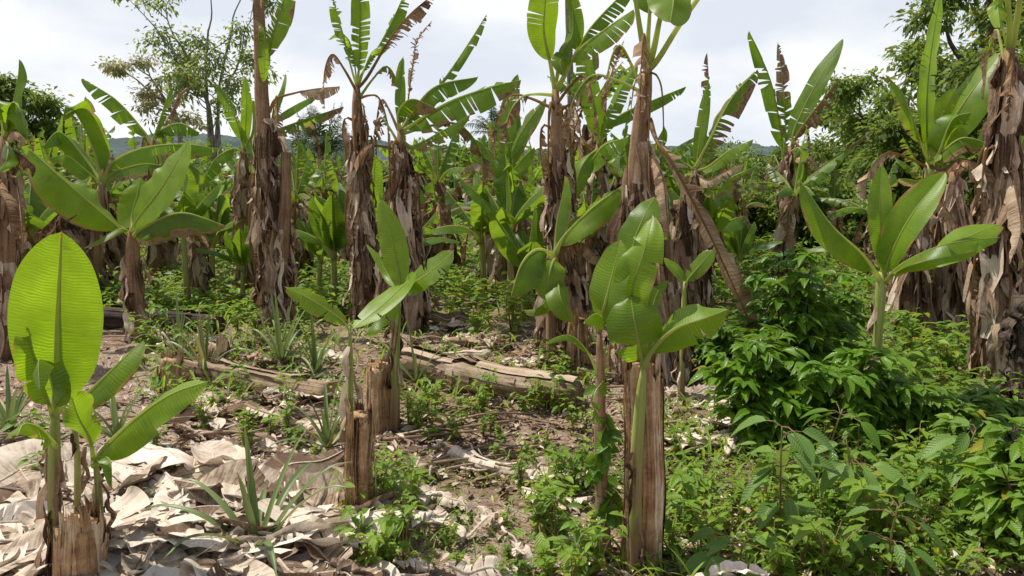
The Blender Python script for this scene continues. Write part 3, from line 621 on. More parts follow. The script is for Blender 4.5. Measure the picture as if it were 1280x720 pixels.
banana_plant('tall ragged trunk with big torn leaves thrown right, just left of centre', 7.3, [(516, 412), (512, 320), (505, 230), (500, 162)], [16, 14, 11, 8], [
    Lf([(500, 168), (512, 158, 0), (560, 128, -.1), (610, 110, -.15), (652, 100, -.1)], 27, (-.25, -.45, .85), pet=.06, fold=-42, fold2=-15, curl=-18, tear=.35, edge=.14, shade=.5),
    Lf([(500, 166), (516, 140, .1), (545, 108, .1), (598, 96, .1)], 21, (-.4, -.4, .8), pet=.1, fold=-50, fold2=-20, curl=-14, tear=.2, shade=.35),
    Lf([(501, 166), (530, 130, .2), (558, 95, .2), (585, 55, .25), (608, 18, .25)], 13, (-.5, -.6, .6), pet=.35, fold=-15, curl=-25, tear=.75, shade=.45),
    Lf([(500, 165), (501, 130, .0), (502, 100, .02), (504, 70, .05)], 8, (-.5, -.9, .1), pet=.1, fold=20, curl=-10, shade=.35),
    Lf([(500, 165), (508, 140, .1), (516, 80, .1), (522, 50, .1), (540, 26, .05)], 9, (.3, -.9, .1), pet=.3, fold=-50, curl=-20, tear=1., dry=1., shade=.6, label='dead feathery leaf standing upright'),
    Lf([(500, 164), (498, 140, -.1), (515, 124, -.2), (546, 136, -.25)], 20, (-.2, -.5, .9), pet=.1, fold=-55, curl=-15, tear=.15, edge=.2, tip=.35, shade=.15),
    Lf([(500, 170), (516, 182, -.1), (550, 165, -.2), (588, 143, -.2)], 12, (-.2, -.4, .9), pet=.1, fold=-40, curl=-15, tear=.6, edge=.45, shade=.7),
], mat='trunk', skirt=150, sk=dict(TS, lmax=.6, h1=.93), seed=23, scorch=5, hang=13, hangk=dict(h=(.4, 1), l=(.4, .9)), extra_stems=[([(490, 400), (490, 330), (494, 270), (496, 210)], [10, 9, 8, 5], 'trunk')])
banana_plant('tall central trunk crowned with green leaves beside the thin grey palm stem', 6.5, [(706, 452), (703, 360), (699, 240), (694, 112)], [16, 14, 11.5, 8.5], [
    Lf([(694, 114), (688, 80, 0), (680, 40, -.05), (682, 0, -.1), (686, -40, -.1)], 21, (.3, -.9, .2), pet=.25, fold=-10, curl=-18, tear=.12, shade=.15),
    Lf([(694, 114), (700, 70, -.05), (716, 40, -.05), (712, -20, -.05)], 13, (-.4, -.9, .2), pet=.3, fold=-20, curl=-18, shade=.15),
    Lf([(695, 116), (706, 94, -.05), (724, 62, -.1), (760, 34, -.15), (792, 12, -.1)], 24, (-.3, -.6, .75), pet=.27, fold=-12, fold2=-40, curl=-18, tear=.15, edge=.1, tip=.08, shade=.9, label='yellowing leaf leaning right'),
    Lf([(695, 114), (712, 80, .1), (738, 35, .12), (775, -5, .1), (800, -30, .1)], 17, (-.4, -.6, .6), pet=.25, fold=-30, curl=-18, tear=.35, shade=.3),
    Lf([(694, 112), (698, 90, -.1), (705, 72, -.15), (700, 78, -.25), (706, 96, -.3)], 11, (.3, -.8, .5), pet=.3, fold=-15, curl=-15, shade=.1),
    Lf([(694, 112), (702, 78, .05), (708, 40, .07), (714, -10, .1)], 4, 'c', pet=.3, fold=70, curl=20, shade=.1),
], mat='trunk', skirt=135, sk=dict(TS, lmax=.5, h1=.8), seed=24, scorch=4, hang=12, hangk=dict(h=(.55, .98), l=(.4, 1.)), extra_stems=[([(684, 448), (686, 400), (690, 340), (692, 290)], [9, 9, 8, 6], 'trunk'), ([(718, 452), (716, 380), (712, 300), (706, 230)], [10, 9, 8, 6], 'trunk')])
banana_plant('tall trunk right of centre with bare arching stalks and dead leaves hanging', 5.6, [(826, 492), (818, 400), (800, 300), (797, 200), (810, 82)], [17, 17, 14, 13, 10], [
    Lf([(810, 84), (804, 60, -.03), (796, 10, -.05), (786, -60, -.05)], 30, (.3, -.9, .2), pet=.7, rib=.0125, fold=-20, curl=-18, shade=.4),
    Lf([(810, 84), (810, 50, 0), (812, 5, 0), (806, -40, .1)], 20, (0, -.9, .2), pet=.5, rib=.011, fold=-20, curl=-18, shade=.4),
    Lf([(810, 88), (824, 72, -.05), (850, 30, -.1), (885, -20, -.1), (920, -80, -.1)], 24, (-.4, -.5, .8), pet=.8, rib=.0125, fold=-20, curl=-18, shade=.4),
    Lf([(811, 84), (818, 58, -.05), (826, 20, -.1), (838, -10, -.2), (842, -2, -.35), (838, 28, -.5)], 30, (.2, -.7, .6), pet=.4, fold=-15, curl=-12, shade=.9),
    Lf([(808, 90), (800, 92, -.1), (792, 110, -.12), (788, 152, -.12)], 3, 'c', pet=.6, fold=-70, curl=-50, dry=1.),
    Lf([(812, 90), (822, 96, -.1), (828, 120, -.12), (830, 190, -.12)], 3, 'c', pet=.7, fold=-70, curl=-50, dry=1.),
    Lf([(806, 120), (812, 124, -.15), (811, 170, -.2), (812, 240, -.2)], 4, 'c', pet=.6, fold=-70, curl=-50, dry=1.),
    Lf([(812, 150), (822, 178, -.3), (845, 212, -.42), (895, 310, -.5), (950, 432, -.45)], 24, (-.5, -.8, .3), pet=.16, fold=-22, curl=-50, dry=1., tear=.6, crump=.05, shade=.6, rib=.012, label='long dead leaf slanting down to the right'),
    Lf([(806, 180), (826, 215, -.2), (832, 250, -.3), (836, 300, -.3)], 16, (.2, -1, .1), pet=.1, fold=-25, curl=-60, dry=1., tear=.2, crump=.04, shade=.8),
    Lf([(806, 260), (822, 300, -.2), (826, 350, -.25), (835, 408, -.25)], 17, (-.2, -1, .1), pet=.1, fold=-35, curl=-60, dry=1., tear=.2, crump=.04, shade=.75),
    Lf([(800, 250), (790, 290, -.2), (786, 320, -.25), (780, 378, -.25)], 14, (-.2, -1, .1), pet=.1, fold=-35, curl=-60, dry=1., tear=.3, crump=.04, shade=.45),
], mat='trunk', skirt=150, sk=dict(TS, h1=.78, lmax=.6, wmax=.055), seed=25, scorch=3, hang=3, hangk=dict(h=(.3, .7), l=(.4, .8)), extra_stems=[([(848, 490), (842, 440), (838, 380), (835, 300)], [9, 9, 8, 6], 'trunk'), ([(790, 485), (786, 400), (780, 340), (784, 280)], [11, 10, 8, 6], 'trunk')])
banana_plant('old banana plant with a leaf bent over at the top, right of the stalked trunk', 8.2, [(874, 395), (872, 330), (870, 270), (869, 210)], [14, 12, 10, 7], [
    Lf([(869, 214), (874, 180, 0), (880, 140, .03), (886, 102, .05)], 8, (-.6, -.8, .1), pet=.06, fold=5, curl=-12, shade=.5),
    Lf([(869, 212), (884, 160, .2), (886, 110, .2), (884, 66, .2)], 10, (.4, -.9, .1), pet=.45, fold=-50, curl=-15, tear=.8, edge=.4, tip=.4, dry=.35, shade=.4),
    Lf([(869, 210), (886, 176, -.05), (915, 122, -.1), (948, 86, -.1)], 19, (-.45, -.5, .8), pet=.08, fold=-45, fold2=-12, curl=-18, tear=.5, edge=.32, shade=.25),
    Lf([(869, 212), (850, 200, -.1), (825, 180, -.2), (800, 186, -.2)], 14, (0, -.3, 1), pet=.1, fold=-40, curl=-20, tear=.3, shade=.4),
    Lf([(869, 214), (885, 208, -.1), (912, 188, -.2), (942, 174, -.25)], 13, (-.3, -.5, .8), pet=.1, fold=-20, curl=-20, tear=.15, shade=.2),
    Lf([(869, 216), (884, 225, -.2), (905, 215, -.3), (930, 204, -.35)], 10, (-.2, -.5, .8), pet=.1, fold=-30, curl=-40, tear=.4, dry=1., shade=.9, crump=.02),
    Lf([(869, 216), (890, 240, -.2), (915, 222, -.3), (945, 208, -.3)], 9, (-.2, -.5, .8), pet=.1, fold=-20, curl=-20, tear=.3, edge=.4, shade=.8),
], mat='trunk', skirt=130, sk=dict(TS, lmax=.7), seed=26, scorch=4, hang=12, hangk=dict(h=(.6, 1), l=(.4, 1.)), extra_stems=[([(858, 398), (856, 350), (852, 300), (848, 250)], [10, 9, 8, 6], 'trunk')])
banana_plant('banana plant with a feathered leaf against the sky, left of the orange-edged one', 13.0, [(982, 300), (981, 270), (980, 240), (979, 200)], [8.5, 8, 7, 5], [
    Lf([(979, 205), (976, 165, 0), (966, 110, .05), (952, 72, .1), (936, 38, .1)], 16, (.3, -.8, .4), pet=.1, fold=-20, curl=-22, tear=.6, shade=.35),
    Lf([(979, 205), (982, 160, -.1), (978, 100, -.1), (972, 52, -.05)], 11, (-.3, -.9, .1), pet=.1, fold=-20, curl=-25, tear=.75, edge=.3, tip=.55, shade=.3),
    Lf([(979, 205), (990, 200, -.2), (1000, 205, -.3), (1010, 218, -.3)], 12, 'c', pet=.1, fold=-30, curl=-40, tear=.6, dry=1., shade=.3, crump=.02),
], mat='trunk', skirt=60, sk=dict(TS, lmax=.4), seed=27, scorch=3)
banana_plant('banana plant with a long pointed leaf and an orange-brown shredded one', 12.4, [(986, 302), (987, 270), (988, 230), (989, 182)], [8, 7.5, 6.5, 5], [
    Lf([(989, 186), (994, 158, 0), (1020, 105, -.05), (1054, 48, -.02)], 14, (-.6, -.7, .4), pet=.05, fold=-2, curl=-12, tear=.1, shade=.45),
    Lf([(989, 186), (994, 172, -.1), (1012, 145, -.2), (1048, 100, -.2)], 15, (-.4, -.6, .7), pet=.08, fold=-50, curl=-20, tear=.7, dry=.55, edge=.7, shade=.5),
    Lf([(989, 188), (996, 180, -.2), (1004, 200, -.3), (1006, 240, -.3)], 10, 'c', pet=.1, fold=-45, curl=-40, tear=.5, dry=1., crump=.03, shade=.4),
    Lf([(989, 188), (998, 196, -.3), (1012, 195, -.35), (1030, 218, -.4)], 9, 'u', pet=.2, fold=-45, curl=-40, tear=.5, dry=1., crump=.03, shade=.7),
    Lf([(989, 200), (1010, 215, -.3), (1045, 195, -.35), (1088, 165, -.4)], 9, (-.2, -.5, .8), pet=.3, fold=-35, curl=-20, tear=.7, tip=.4, shade=.6),
    Lf([(988, 190), (1000, 186, -.3), (1004, 215, -.35), (996, 240, -.4)], 11, 'c', pet=.2, fold=-25, curl=-20, shade=.6),
], mat='trunk', skirt=60, sk=dict(TS, lmax=.4), seed=28, scorch=3)

banana_plant('banana plant with narrow upright leaves rising above the horizon left of the central trunk', 9.0, [(628, 340), (628, 300), (629, 260), (630, 222)], [9, 8, 7, 5], [
    Lf([(630, 226), (632, 190, 0), (636, 140, .05), (647, 92, .1)], 13, (-.4, -.9, .1), pet=.06, fold=12, curl=-14, tear=.25, shade=.2),
    Lf([(630, 226), (638, 195, -.05), (655, 160, -.1), (683, 122, -.1)], 15, (-.5, -.7, .5), pet=.08, fold=-10, curl=-20, tear=.3, edge=.1, shade=.35),
    Lf([(630, 226), (640, 215, -.15), (655, 196, -.25), (668, 184, -.3)], 15, (-.3, -.6, .7), pet=.1, fold=-20, curl=-20, shade=.7),
    Lf([(630, 228), (612, 214, -.1), (594, 204, -.2), (574, 218, -.25)], 11, (0, -.4, .9), pet=.1, fold=-40, curl=-30, tear=.4, dry=1., crump=.02, shade=.9),
    Lf([(630, 228), (618, 205, .05), (603, 180, .1), (588, 172, .1)], 11, (.3, -.5, .8), pet=.1, fold=-25, curl=-20, tear=.2, shade=.5),
    Lf([(630, 228), (646, 232, -.2), (666, 246, -.3), (676, 270, -.35)], 13, (.2, -.5, .8), pet=.1, fold=-30, curl=-20, shade=.4),
    Lf([(630, 228), (616, 236, -.2), (604, 258, -.3), (600, 285, -.35)], 13, (-.2, -.7, .6), pet=.1, fold=-30, curl=-20, shade=.6)], skirt=40, sk=SK, seed=60, scorch=3)
banana_plant('banana plant with hanging torn leaves between central trunk and stalked trunk', 8.4, [(752, 360), (751, 310), (750, 250), (748, 180)], [10, 9, 8, 6], [
    Lf([(748, 184), (746, 148, 0), (736, 100, -.02), (727, 56, 0)], 17, (.3, -.9, .1), pet=.06, fold=-6, curl=-20, tear=.35, shade=.1),
    Lf([(748, 184), (757, 156, -.05), (776, 112, -.1), (797, 80, -.1)], 13, (-.5, -.7, .4), pet=.1, fold=-12, curl=-20, tear=.25, shade=.3),
    Lf([(748, 184), (770, 148, .1), (810, 128, .1), (858, 108, .1)], 13, (-.1, -.4, .9), pet=.2, fold=-45, curl=-20, tear=.4, shade=.4),
    Lf([(748, 200), (738, 205, -.15), (755, 182, -.3), (786, 172, -.3)], 19, (-.3, -.6, .7), pet=.1, fold=-15, curl=-25, tear=.2, shade=.45),
    Lf([(748, 184), (756, 120, .2), (768, 80, .2), (780, 50, .2)], 6, (-.4, -.9, .2), pet=.4, fold=-45, curl=-20, tear=.9, dry=1., shade=.7),
    Lf([(748, 186), (736, 195, -.2), (724, 215, -.3), (716, 250, -.3)], 15, (-.3, -.7, .6), pet=.1, fold=-25, curl=-25, shade=.6)], skirt=70, sk=SK, seed=61, scorch=3)
banana_plant('banana plant with upright rolled leaf just left of the tall double trunk', 9.4, [(304, 330), (304, 280), (304, 230), (304, 186)], [10, 9, 8, 6], [
    Lf([(304, 190), (307, 160, 0), (308, 125, .02), (306, 94, .05)], 7, (.5, -.9, .1), pet=.05, fold=15, curl=-15, shade=.7),
    Lf([(304, 188), (298, 158, -.03), (284, 125, -.08), (270, 104, -.08)], 11, (.5, -.6, .5), pet=.1, fold=-25, curl=-20, tear=.35, shade=.2),
    Lf([(304, 188), (314, 170, -.03), (318, 150, -.08), (316, 125, -.08)], 9, (-.4, -.8, .3), pet=.1, fold=-15, curl=-20, shade=.5),
    Lf([(304, 190), (290, 186, -.1), (268, 200, -.2), (254, 228, -.2)], 13, (0, -.5, .9), pet=.1, fold=-30, curl=-20, tear=.2, shade=.4),
    Lf([(304, 190), (318, 195, -.1), (330, 214, -.2), (336, 236, -.2)], 12, (.2, -.5, .8), pet=.1, fold=-30, curl=-20, edge=.2, shade=.4)], skirt=60, sk=SK, seed=62)
# ---------------------------------------------------------------- right side
banana_plant('banana plant with one broad leaf standing straight up beside the flowering tree', 7.2, [(1168, 425), (1166, 350), (1164, 280), (1162, 200)], [11, 10, 9, 7], [
    Lf([(1162, 205), (1158, 160, 0), (1161, 90, .05), (1174, 0, .1), (1178, -8, .1)], 20, (.6, -.9, .1), pet=.07, fold=12, curl=-14, tear=.15, shade=.15),
    Lf([(1162, 205), (1172, 180, -.1), (1205, 128, -.2), (1252, 64, -.15)], 30, (-.55, -.65, .5), pet=.1, fold=8, fold2=-18, curl=-14, tear=.12, shade=.8),
    Lf([(1162, 206), (1150, 175, -.05), (1130, 120, -.1), (1108, 94, -.1)], 15, (.4, -.6, .6), pet=.25, fold=-35, curl=-25, tear=.2, edge=.1, tip=.1, shade=.4),
    Lf([(1162, 205), (1172, 195, -.2), (1190, 150, -.3), (1215, 140, -.35)], 20, (0, -.6, .7), pet=.2, fold=-40, curl=-20, shade=.2),
    Lf([(1162, 206), (1180, 188, -.25), (1205, 172, -.4), (1245, 182, -.45)], 18, (0, -.5, .9), pet=.2, fold=-60, curl=-20, edge=.35, tear=.2, shade=.5),
    Lf([(1162, 204), (1168, 165, .05), (1185, 130, .1), (1195, 110, .1)], 17, 'c', pet=.1, fold=5, curl=-14, shade=1.),
    Lf([(1162, 208), (1180, 212, -.25), (1200, 198, -.4), (1225, 205, -.45)], 16, (0, -.5, .9), pet=.2, fold=-50, curl=-40, tear=.3, dry=1., crump=.03, shade=.4),
], mat='greenstem', skirt=80, sk=dict(TS, h1=.75), seed=29, scorch=2)
for i, (st, rr, lab, n) in enumerate([
    ([(1140, 420), (1144, 350), (1148, 300), (1146, 255)], [13, 12, 10, 8], 'dry sheathed trunk with short broken top behind the bright plant', 120),
    ([(1188, 432), (1190, 370), (1188, 310), (1192, 215)], [15, 14, 12, 9], 'thick dry trunk shaggy with curled sheaths left of the largest right trunk', 170)]):
    banana_plant(lab, 6.8, st, rr, [Lf([(st[-1][0], st[-1][1]+4), (st[-1][0]+14, st[-1][1]-14, -.2), (st[-1][0]+36, st[-1][1]+4, -.3), (st[-1][0]+50, st[-1][1]+30, -.3)], 12, (0, -.4, .9), dry=1., tear=.5, fold=-50, curl=-30, crump=.03, shade=.6)], skirt=n, sk=dict(TS, lmax=.7, wmax=.06, flare=.07), seed=40+i, hang=6, hangk=dict(h=(.5, 1), l=(.4, .9)))
banana_plant('largest trunk at the right picture edge, shaggy with pale dry leaves', 5.3, [(1236, 495), (1244, 400), (1250, 260), (1258, 150), (1262, 60)], [22, 20, 17, 13, 11], [
    Lf([(1262, 64), (1262, 30, -.05), (1256, -20, -.1), (1240, -60, -.1)], 24, (.3, -.9, .2), pet=.6, rib=.0125, fold=-20, curl=-18, shade=.4),
    Lf([(1264, 64), (1272, 20, -.05), (1280, -40, -.1), (1290, -90, -.1)], 24, (-.3, -.9, .2), pet=.6, rib=.0125, fold=-20, curl=-18, shade=.4),
    Lf([(1260, 64), (1252, 30, -.05), (1247, 5, -.1), (1250, 36, -.3)], 12, (-.4, -.7, .5), pet=.3, fold=-30, curl=-18, shade=.8),
    Lf([(1264, 66), (1276, 110, .2), (1286, 150, .2), (1272, 190, .1)], 18, (0, -.9, .3), pet=.3, fold=-10, curl=-18, shade=.4),
    Lf([(1258, 200), (1270, 240, -.2), (1276, 290, -.3), (1262, 330, -.32)], 15, (0, -1, .1), pet=.1, fold=-30, curl=-50, dry=1., crump=.04, shade=.9),
], mat='trunk', skirt=150, sk=dict(TS, lmax=.6, wmin=.016, wmax=.052, flare=.04), seed=30, scorch=2, hang=10, hangk=dict(h=(.3, .95), l=(.4, .9)))
# ================================================================ the plantation behind: prototypes in local coordinates, then copies
def rand_banana(seed, H, r, nl, LL, WW, tear, skirt, lean=.1, dead=0, spread=(20, 75), young=False, nm='banana_plant'):
    rg = np.random.default_rng(seed)
    root = thing(nm, None, 'banana plant', (0, 0, 0))
    a = rg.uniform(0, 6.28); lx, ly = lean*H*math.cos(a), lean*H*math.sin(a)
    P = spline([(0, 0, -.1), (lx*.3, ly*.3, H*.5), (lx, ly, H)], 10)[0]
    rad = np.interp(np.linspace(0, 1, 11), [0, .9, 1], [r, r*.55, r*.3])
    mb = MB(); tube(mb, P, rad, 8, lump=.12, rg=rg); mb.build('pseudostem', M['greenstem' if young else 'trunk'], root)
    if skirt:
        mb = MB(); flakes(mb, P, rad, skirt, rg, lmin=.15, lmax=.6, wmin=.03, wmax=.09, flare=.08, h0=.1, h1=.98); mb.build('dry_sheath', M['sheath'], root)
    top = P[-1]
    for i in range(nl+dead):
        az = i*2.4+rg.normal(0, .35); e = R(rg.uniform(*spread)) if i < nl else R(rg.uniform(-70, 10)); L = LL*rg.uniform(.7, 1.15)
        if i == 0: e = R(84)
        d = NP([math.cos(az)*math.cos(e), math.sin(az)*math.cos(e), math.sin(e)])
        bend = rg.uniform(.1, .45)*L*math.cos(e)+(.15*L*rg.random() if e > 1 else 0)
        pts = [top-NP([0, 0, .05]), top+d*L*.25, top+d*L*.6-NP([0, 0, bend*.35]), top+d*L-NP([0, 0, bend*1.1])]
        isd = i >= nl
        if isd: pts = [top, top+d*.15+NP([0, 0, .05]), top+NP([d[0]*.35, d[1]*.35, -.25*L]), top+NP([d[0]*.4, d[1]*.4, -min(L*.8, H*.8)])]
        ref = NP([-d[0]*.8, -d[1]*.8, .8]) if e > R(60) else NP([0, 0, 1.])
        banana_leaf(root, pts, WW*rg.uniform(.8, 1.15)*(.8 if isd else 1), ref, rg, M, pet=rg.uniform(.1, .25), rib=.013, split=False, name='dry_leaf' if isd else 'leaf',
                    fold=rg.uniform(-45, -8), curl=rg.uniform(-28, -10), tear=0 if rg.random() > tear else rg.uniform(.2, .8), edge=rg.choice([0, 0, .15, .4]) if not young else 0,
                    dry=1. if isd else 0., crump=.03 if isd else 0, m=4, seg=18, shade=rg.uniform(.0, .75))
    for o in root.children:
        if o.name.startswith('leaf'): o.data.materials[0] = M['bananafar']
    return root
PROTO = {
 'tall': [rand_banana(500+i, 1.75+.22*i, .09, 8, 1.05, .13, .9, 80, dead=5) for i in range(4)],
 'mid': [rand_banana(520+i, .85+.12*i, .085, 8, 1.0, .13, .85, 40, dead=3) for i in range(5)],
 'young': [rand_banana(540+i, .42+.08*i, .04, 6, .72, .13, .15, 0, young=True, spread=(25, 80)) for i in range(5)],
 'dead': [rand_banana(560+i, 1.15+.2*i, .09, 1, .7, .12, 1, 110, dead=5) for i in range(3)],
}
LAB = {'tall': 'tall leafy banana plant on a dry sheathed trunk in the crowded background',
       'mid': 'medium leafy banana plant in the crowded background behind the tall trunks',
       'young': 'low young banana plant with plain green leaves among the background weeds',
       'dead': 'withered banana plant hung with brown leaves in the crowded background'}
GRP = {'tall': 'tall background banana plants', 'mid': 'medium background banana plants', 'young': 'young background banana plants', 'dead': 'withered background banana plants'}
rb_ = np.random.default_rng(77); usedp = set(); placed = []
def put_banana(kind, x, y, s=1., k=None):
    ps = PROTO[kind]; k = int(rb_.integers(len(ps))) if k is None else k
    p = ps[k]; first = (kind, k) not in usedp; usedp.add((kind, k))
    o = p if first else copy_tree(p)
    o.location = (x, y, gz(x, y)); o.rotation_euler = (0, 0, rb_.uniform(0, 6.28)); o.scale = (s, s, s)
    tag(o, LAB[kind], 'banana plant', GRP[kind]); placed.append((x, y))
    return o
# placed by hand where the photo shows a clear plant: (kind, pixel x, distance, scale)
for kind, px, y, s in [('tall', 48, 9.5, .75), ('mid', 305, 10.5, .9), ('mid', 380, 10., .8), ('young', 395, 8.8, 1.), ('young', 300, 8.6, .9), ('mid', 560, 10.5, .95), ('tall', 645, 9.6, .8), ('mid', 655, 8.6, .85),
                       ('young', 640, 8., 1.15), ('young', 655, 7.6, 1.1), ('young', 605, 8.6, 1.2), ('tall', 752, 9.4, .85), ('mid', 745, 8.2, .9), ('dead', 770, 8., .8), ('dead', 540, 9.5, .85), ('mid', 610, 9.8, .9), ('dead', 90, 8.4, .8), ('dead', 130, 9.2, .9),
                       ('young', 230, 8.6, 1.1), ('young', 262, 9.6, 1.2), ('mid', 240, 10., .75), ('dead', 245, 9., .6), ('mid', 930, 11.5, .8), ('mid', 845, 10.5, .85), ('mid', 905, 12.5, .8), ('young', 880, 8.4, 1), ('mid', 1040, 12., .7),
                       ('mid', 1235, 8.2, .9), ('dead', 1120, 8.2, .75), ('tall', 1250, 9.5, .8), ('mid', 1100, 9.5, .7), ('mid', 20, 8.5, 1.), ('mid', 70, 9.5, 1.), ('dead', 30, 7.2, .8), ('young', 40, 7.6, 1.2), ('young', 470, 9., 1.2), ('mid', 425, 11., .9)]:
    p = at(px, 300, y); put_banana(kind, p[0], y, s)
for _ in range(26):
    px, y = rb_.uniform(180, 930), rb_.uniform(8., 10.5); p = at(px, 300, y)
    if min((p[0]-a)**2+(y-b)**2 for a, b in placed) > .35: put_banana('young', p[0], y, rb_.uniform(.9, 1.3))
for _ in range(60):
    px, y = (rb_.uniform(-40, 330) if rb_.random() < .4 else rb_.uniform(540, 960)), rb_.uniform(8.6, 12); p = at(px, 300, y)
    if min((p[0]-a)**2+(y-b)**2 for a, b in placed) > .4: put_banana('mid', p[0], y, rb_.uniform(.8, 1.1))
for _ in range(600):
    y = 9.5+17*rb_.random()**1.3; px = rb_.uniform(-60, 1340); x = at(px, 300, y)[0]
    if px > 900 and y > 12: continue
    if min((x-a)**2+(y-b)**2 for a, b in placed) < .95: continue
    if len(placed) > 185: break
    kind = rb_.choice(['mid', 'young', 'dead', 'tall'], p=[.42, .42, .13, .03])
    put_banana(kind, x, y, rb_.uniform(.75, 1.05))

def drop(o):
    for ch in list(o.children): drop(ch)
    bpy.data.objects.remove(o)
for kd, ps in PROTO.items():
    for k, p in enumerate(ps):
        if (kd, k) not in usedp: drop(p)
# ---------------------------------------------------------------- trees
def tree(name, label, base, trunks, leafm, barkm, nleaf, lsize, clump, seed, group=None, levels=3, spread=.6, ll=(1., .6), tmpl=T_TINY, flat=1., cat='tree', per=3, density=1., grav=0., flowers=0):
    """trunks: list of (list of world points, radius); limbs fork from their tops"""
    rg = np.random.default_rng(seed); root = thing(name, label, cat, base, group)
    mb = MB(); tips = []
    def limb(p, d, L, r, lev):
        q = p+d*L; mid = p+d*L*.5+rg.normal(0, .07*L, 3); P = spline([p, mid, q], 5)[0]
        tube(mb, P, np.linspace(r, r*.6, 6), 5 if lev < 2 else 4, rg=rg, cap=False)
        if lev >= levels-1: tips.append(mid)
        if lev >= levels: tips.append(q); return
        for _ in range(int(rg.integers(2, per+1))):
            dd = nrm(d+rg.normal(0, spread, 3)*NP([1, 1, .7*flat])+NP([0, 0, .12-grav])); limb(q, dd, L*rg.uniform(.55, .85), r*.58, lev+1)
    for pts, r in trunks:
        P, L = spline(pts, 14); tube(mb, P, np.linspace(r, r*.45, 15), 9, lump=.15, rg=rg, lf=(.3, 1.5))
        d = nrm(P[-1]-P[-3]); limb(P[-1], d, ll[0]*rg.uniform(.8, 1.1), r*.42, 0)
        for j in (8, 10, 12):
            dd = nrm(d*.6+rg.normal(0, .8, 3)*NP([1, 1, .35])); limb(P[j], dd, ll[0]*ll[1]*rg.uniform(.8, 1.2), r*.3, 1)
    mb.build('trunk', M[barkm], root, base)
    tips = NP(tips)
    tips = tips[rg.random(len(tips)) < density] if density < 1 else tips
    k = max(1, nleaf//max(1, len(tips)))
    cs = clump*rg.uniform(.5, 1.25, len(tips))
    off = nrm(rg.normal(0, 1, (len(tips), k, 3)))*rg.random((len(tips), k, 1))**.5*1.7*cs[:, None, None]*NP([1, 1, .62])
    pos = (tips[:, None]+off).reshape(-1, 3); dirs = nrm(off.reshape(-1, 3)+rg.normal(0, .5*clump, pos.shape)+NP([0, 0, -.25*clump]))
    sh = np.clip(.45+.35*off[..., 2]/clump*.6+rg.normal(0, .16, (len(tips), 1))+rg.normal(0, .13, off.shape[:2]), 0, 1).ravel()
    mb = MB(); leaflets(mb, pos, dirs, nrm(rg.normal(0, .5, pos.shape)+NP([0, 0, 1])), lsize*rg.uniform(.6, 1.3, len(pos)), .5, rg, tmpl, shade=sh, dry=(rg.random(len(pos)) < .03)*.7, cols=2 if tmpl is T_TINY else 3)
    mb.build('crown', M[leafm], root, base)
    if flowers:
        i = rg.choice(len(tips), flowers); ps = np.repeat(tips[i], 14, 0)+rg.normal(0, clump*.4, (flowers*14, 3))
        mb = MB(); leaflets(mb, ps, rg.normal(0, 1, ps.shape), rg.normal(0, 1, ps.shape), lsize*.8, .8, rg, T_TINY, cols=2); mb.build('blossom', M['flower'], root, base)
    return root
def tp(*a): return [at(*q) for q in a]
def gb(px, Y):
    p = at(px, 200, Y); p[2] = 0; return p
b = gb(268, 30)
tree('spreading_tree', 'tall thin many-stemmed tree with sparse crown against the sky at upper left', b,
     [([b, *tp((266, 190, 30), (262, 140, 30), (246, 95, 30), (228, 60, 30))], .09), ([b+NP([.2, 0, 0]), *tp((274, 180, 30), (273, 120, 30.5), (282, 70, 30), (290, 40, 30))], .08),
      ([b-NP([.2, 0, 0]), *tp((262, 180, 30), (259, 120, 29.5), (257, 80, 29), (260, 40, 29))], .08), ([b, *tp((270, 170, 30), (278, 120, 30), (296, 85, 30), (303, 60, 30))], .065), ([b, *tp((266, 170, 30), (258, 120, 29), (232, 85, 29), (206, 52, 29))], .065)],
     'treepale', 'bark', 6500, .17, .34, 3, levels=3, ll=(1.15, .62), spread=.5, density=.8)
b = gb(226, 42)
tree('spreading_tree', 'flat topped small tree with thin ochre crown at upper left', b,
     [([b, *tp((224, 165, 42), (212, 135, 42), (198, 112, 42))], .16), ([b, *tp((224, 160, 42), (206, 130, 42), (180, 108, 42))], .12), ([b, *tp((223, 155, 42), (216, 128, 42), (222, 108, 42))], .1)],
     'treedry', 'bark', 2600, .22, .34, 5, levels=3, ll=(.9, .8), spread=.75, flat=.35, density=.75)
for px, Y, top, w, sd_, lab in [(36, 24, 125, 32, 6, 'dense dark rounded tree at the far left behind the banana leaves'), (-10, 22, 100, 22, 7, 'dark tree cut by the left picture edge high up'), (75, 30, 150, 18, 8, 'small dark tree right of the rounded one at far left')]:
    b = gb(px, Y); m = Y/F
    tree('broadleaf_tree', lab, b, [([b, *tp((px, 215, Y), (px-w*.2, top+45, Y))], .16), ([b, *tp((px+4, 215, Y), (px+w*.4, top+50, Y))], .12), ([b, *tp((px-4, 215, Y), (px-w*.6, top+55, Y))], .12)], 'tree', 'barkdark', 6500, .16, .3, sd_, levels=3, ll=(.5, .9), spread=.65)
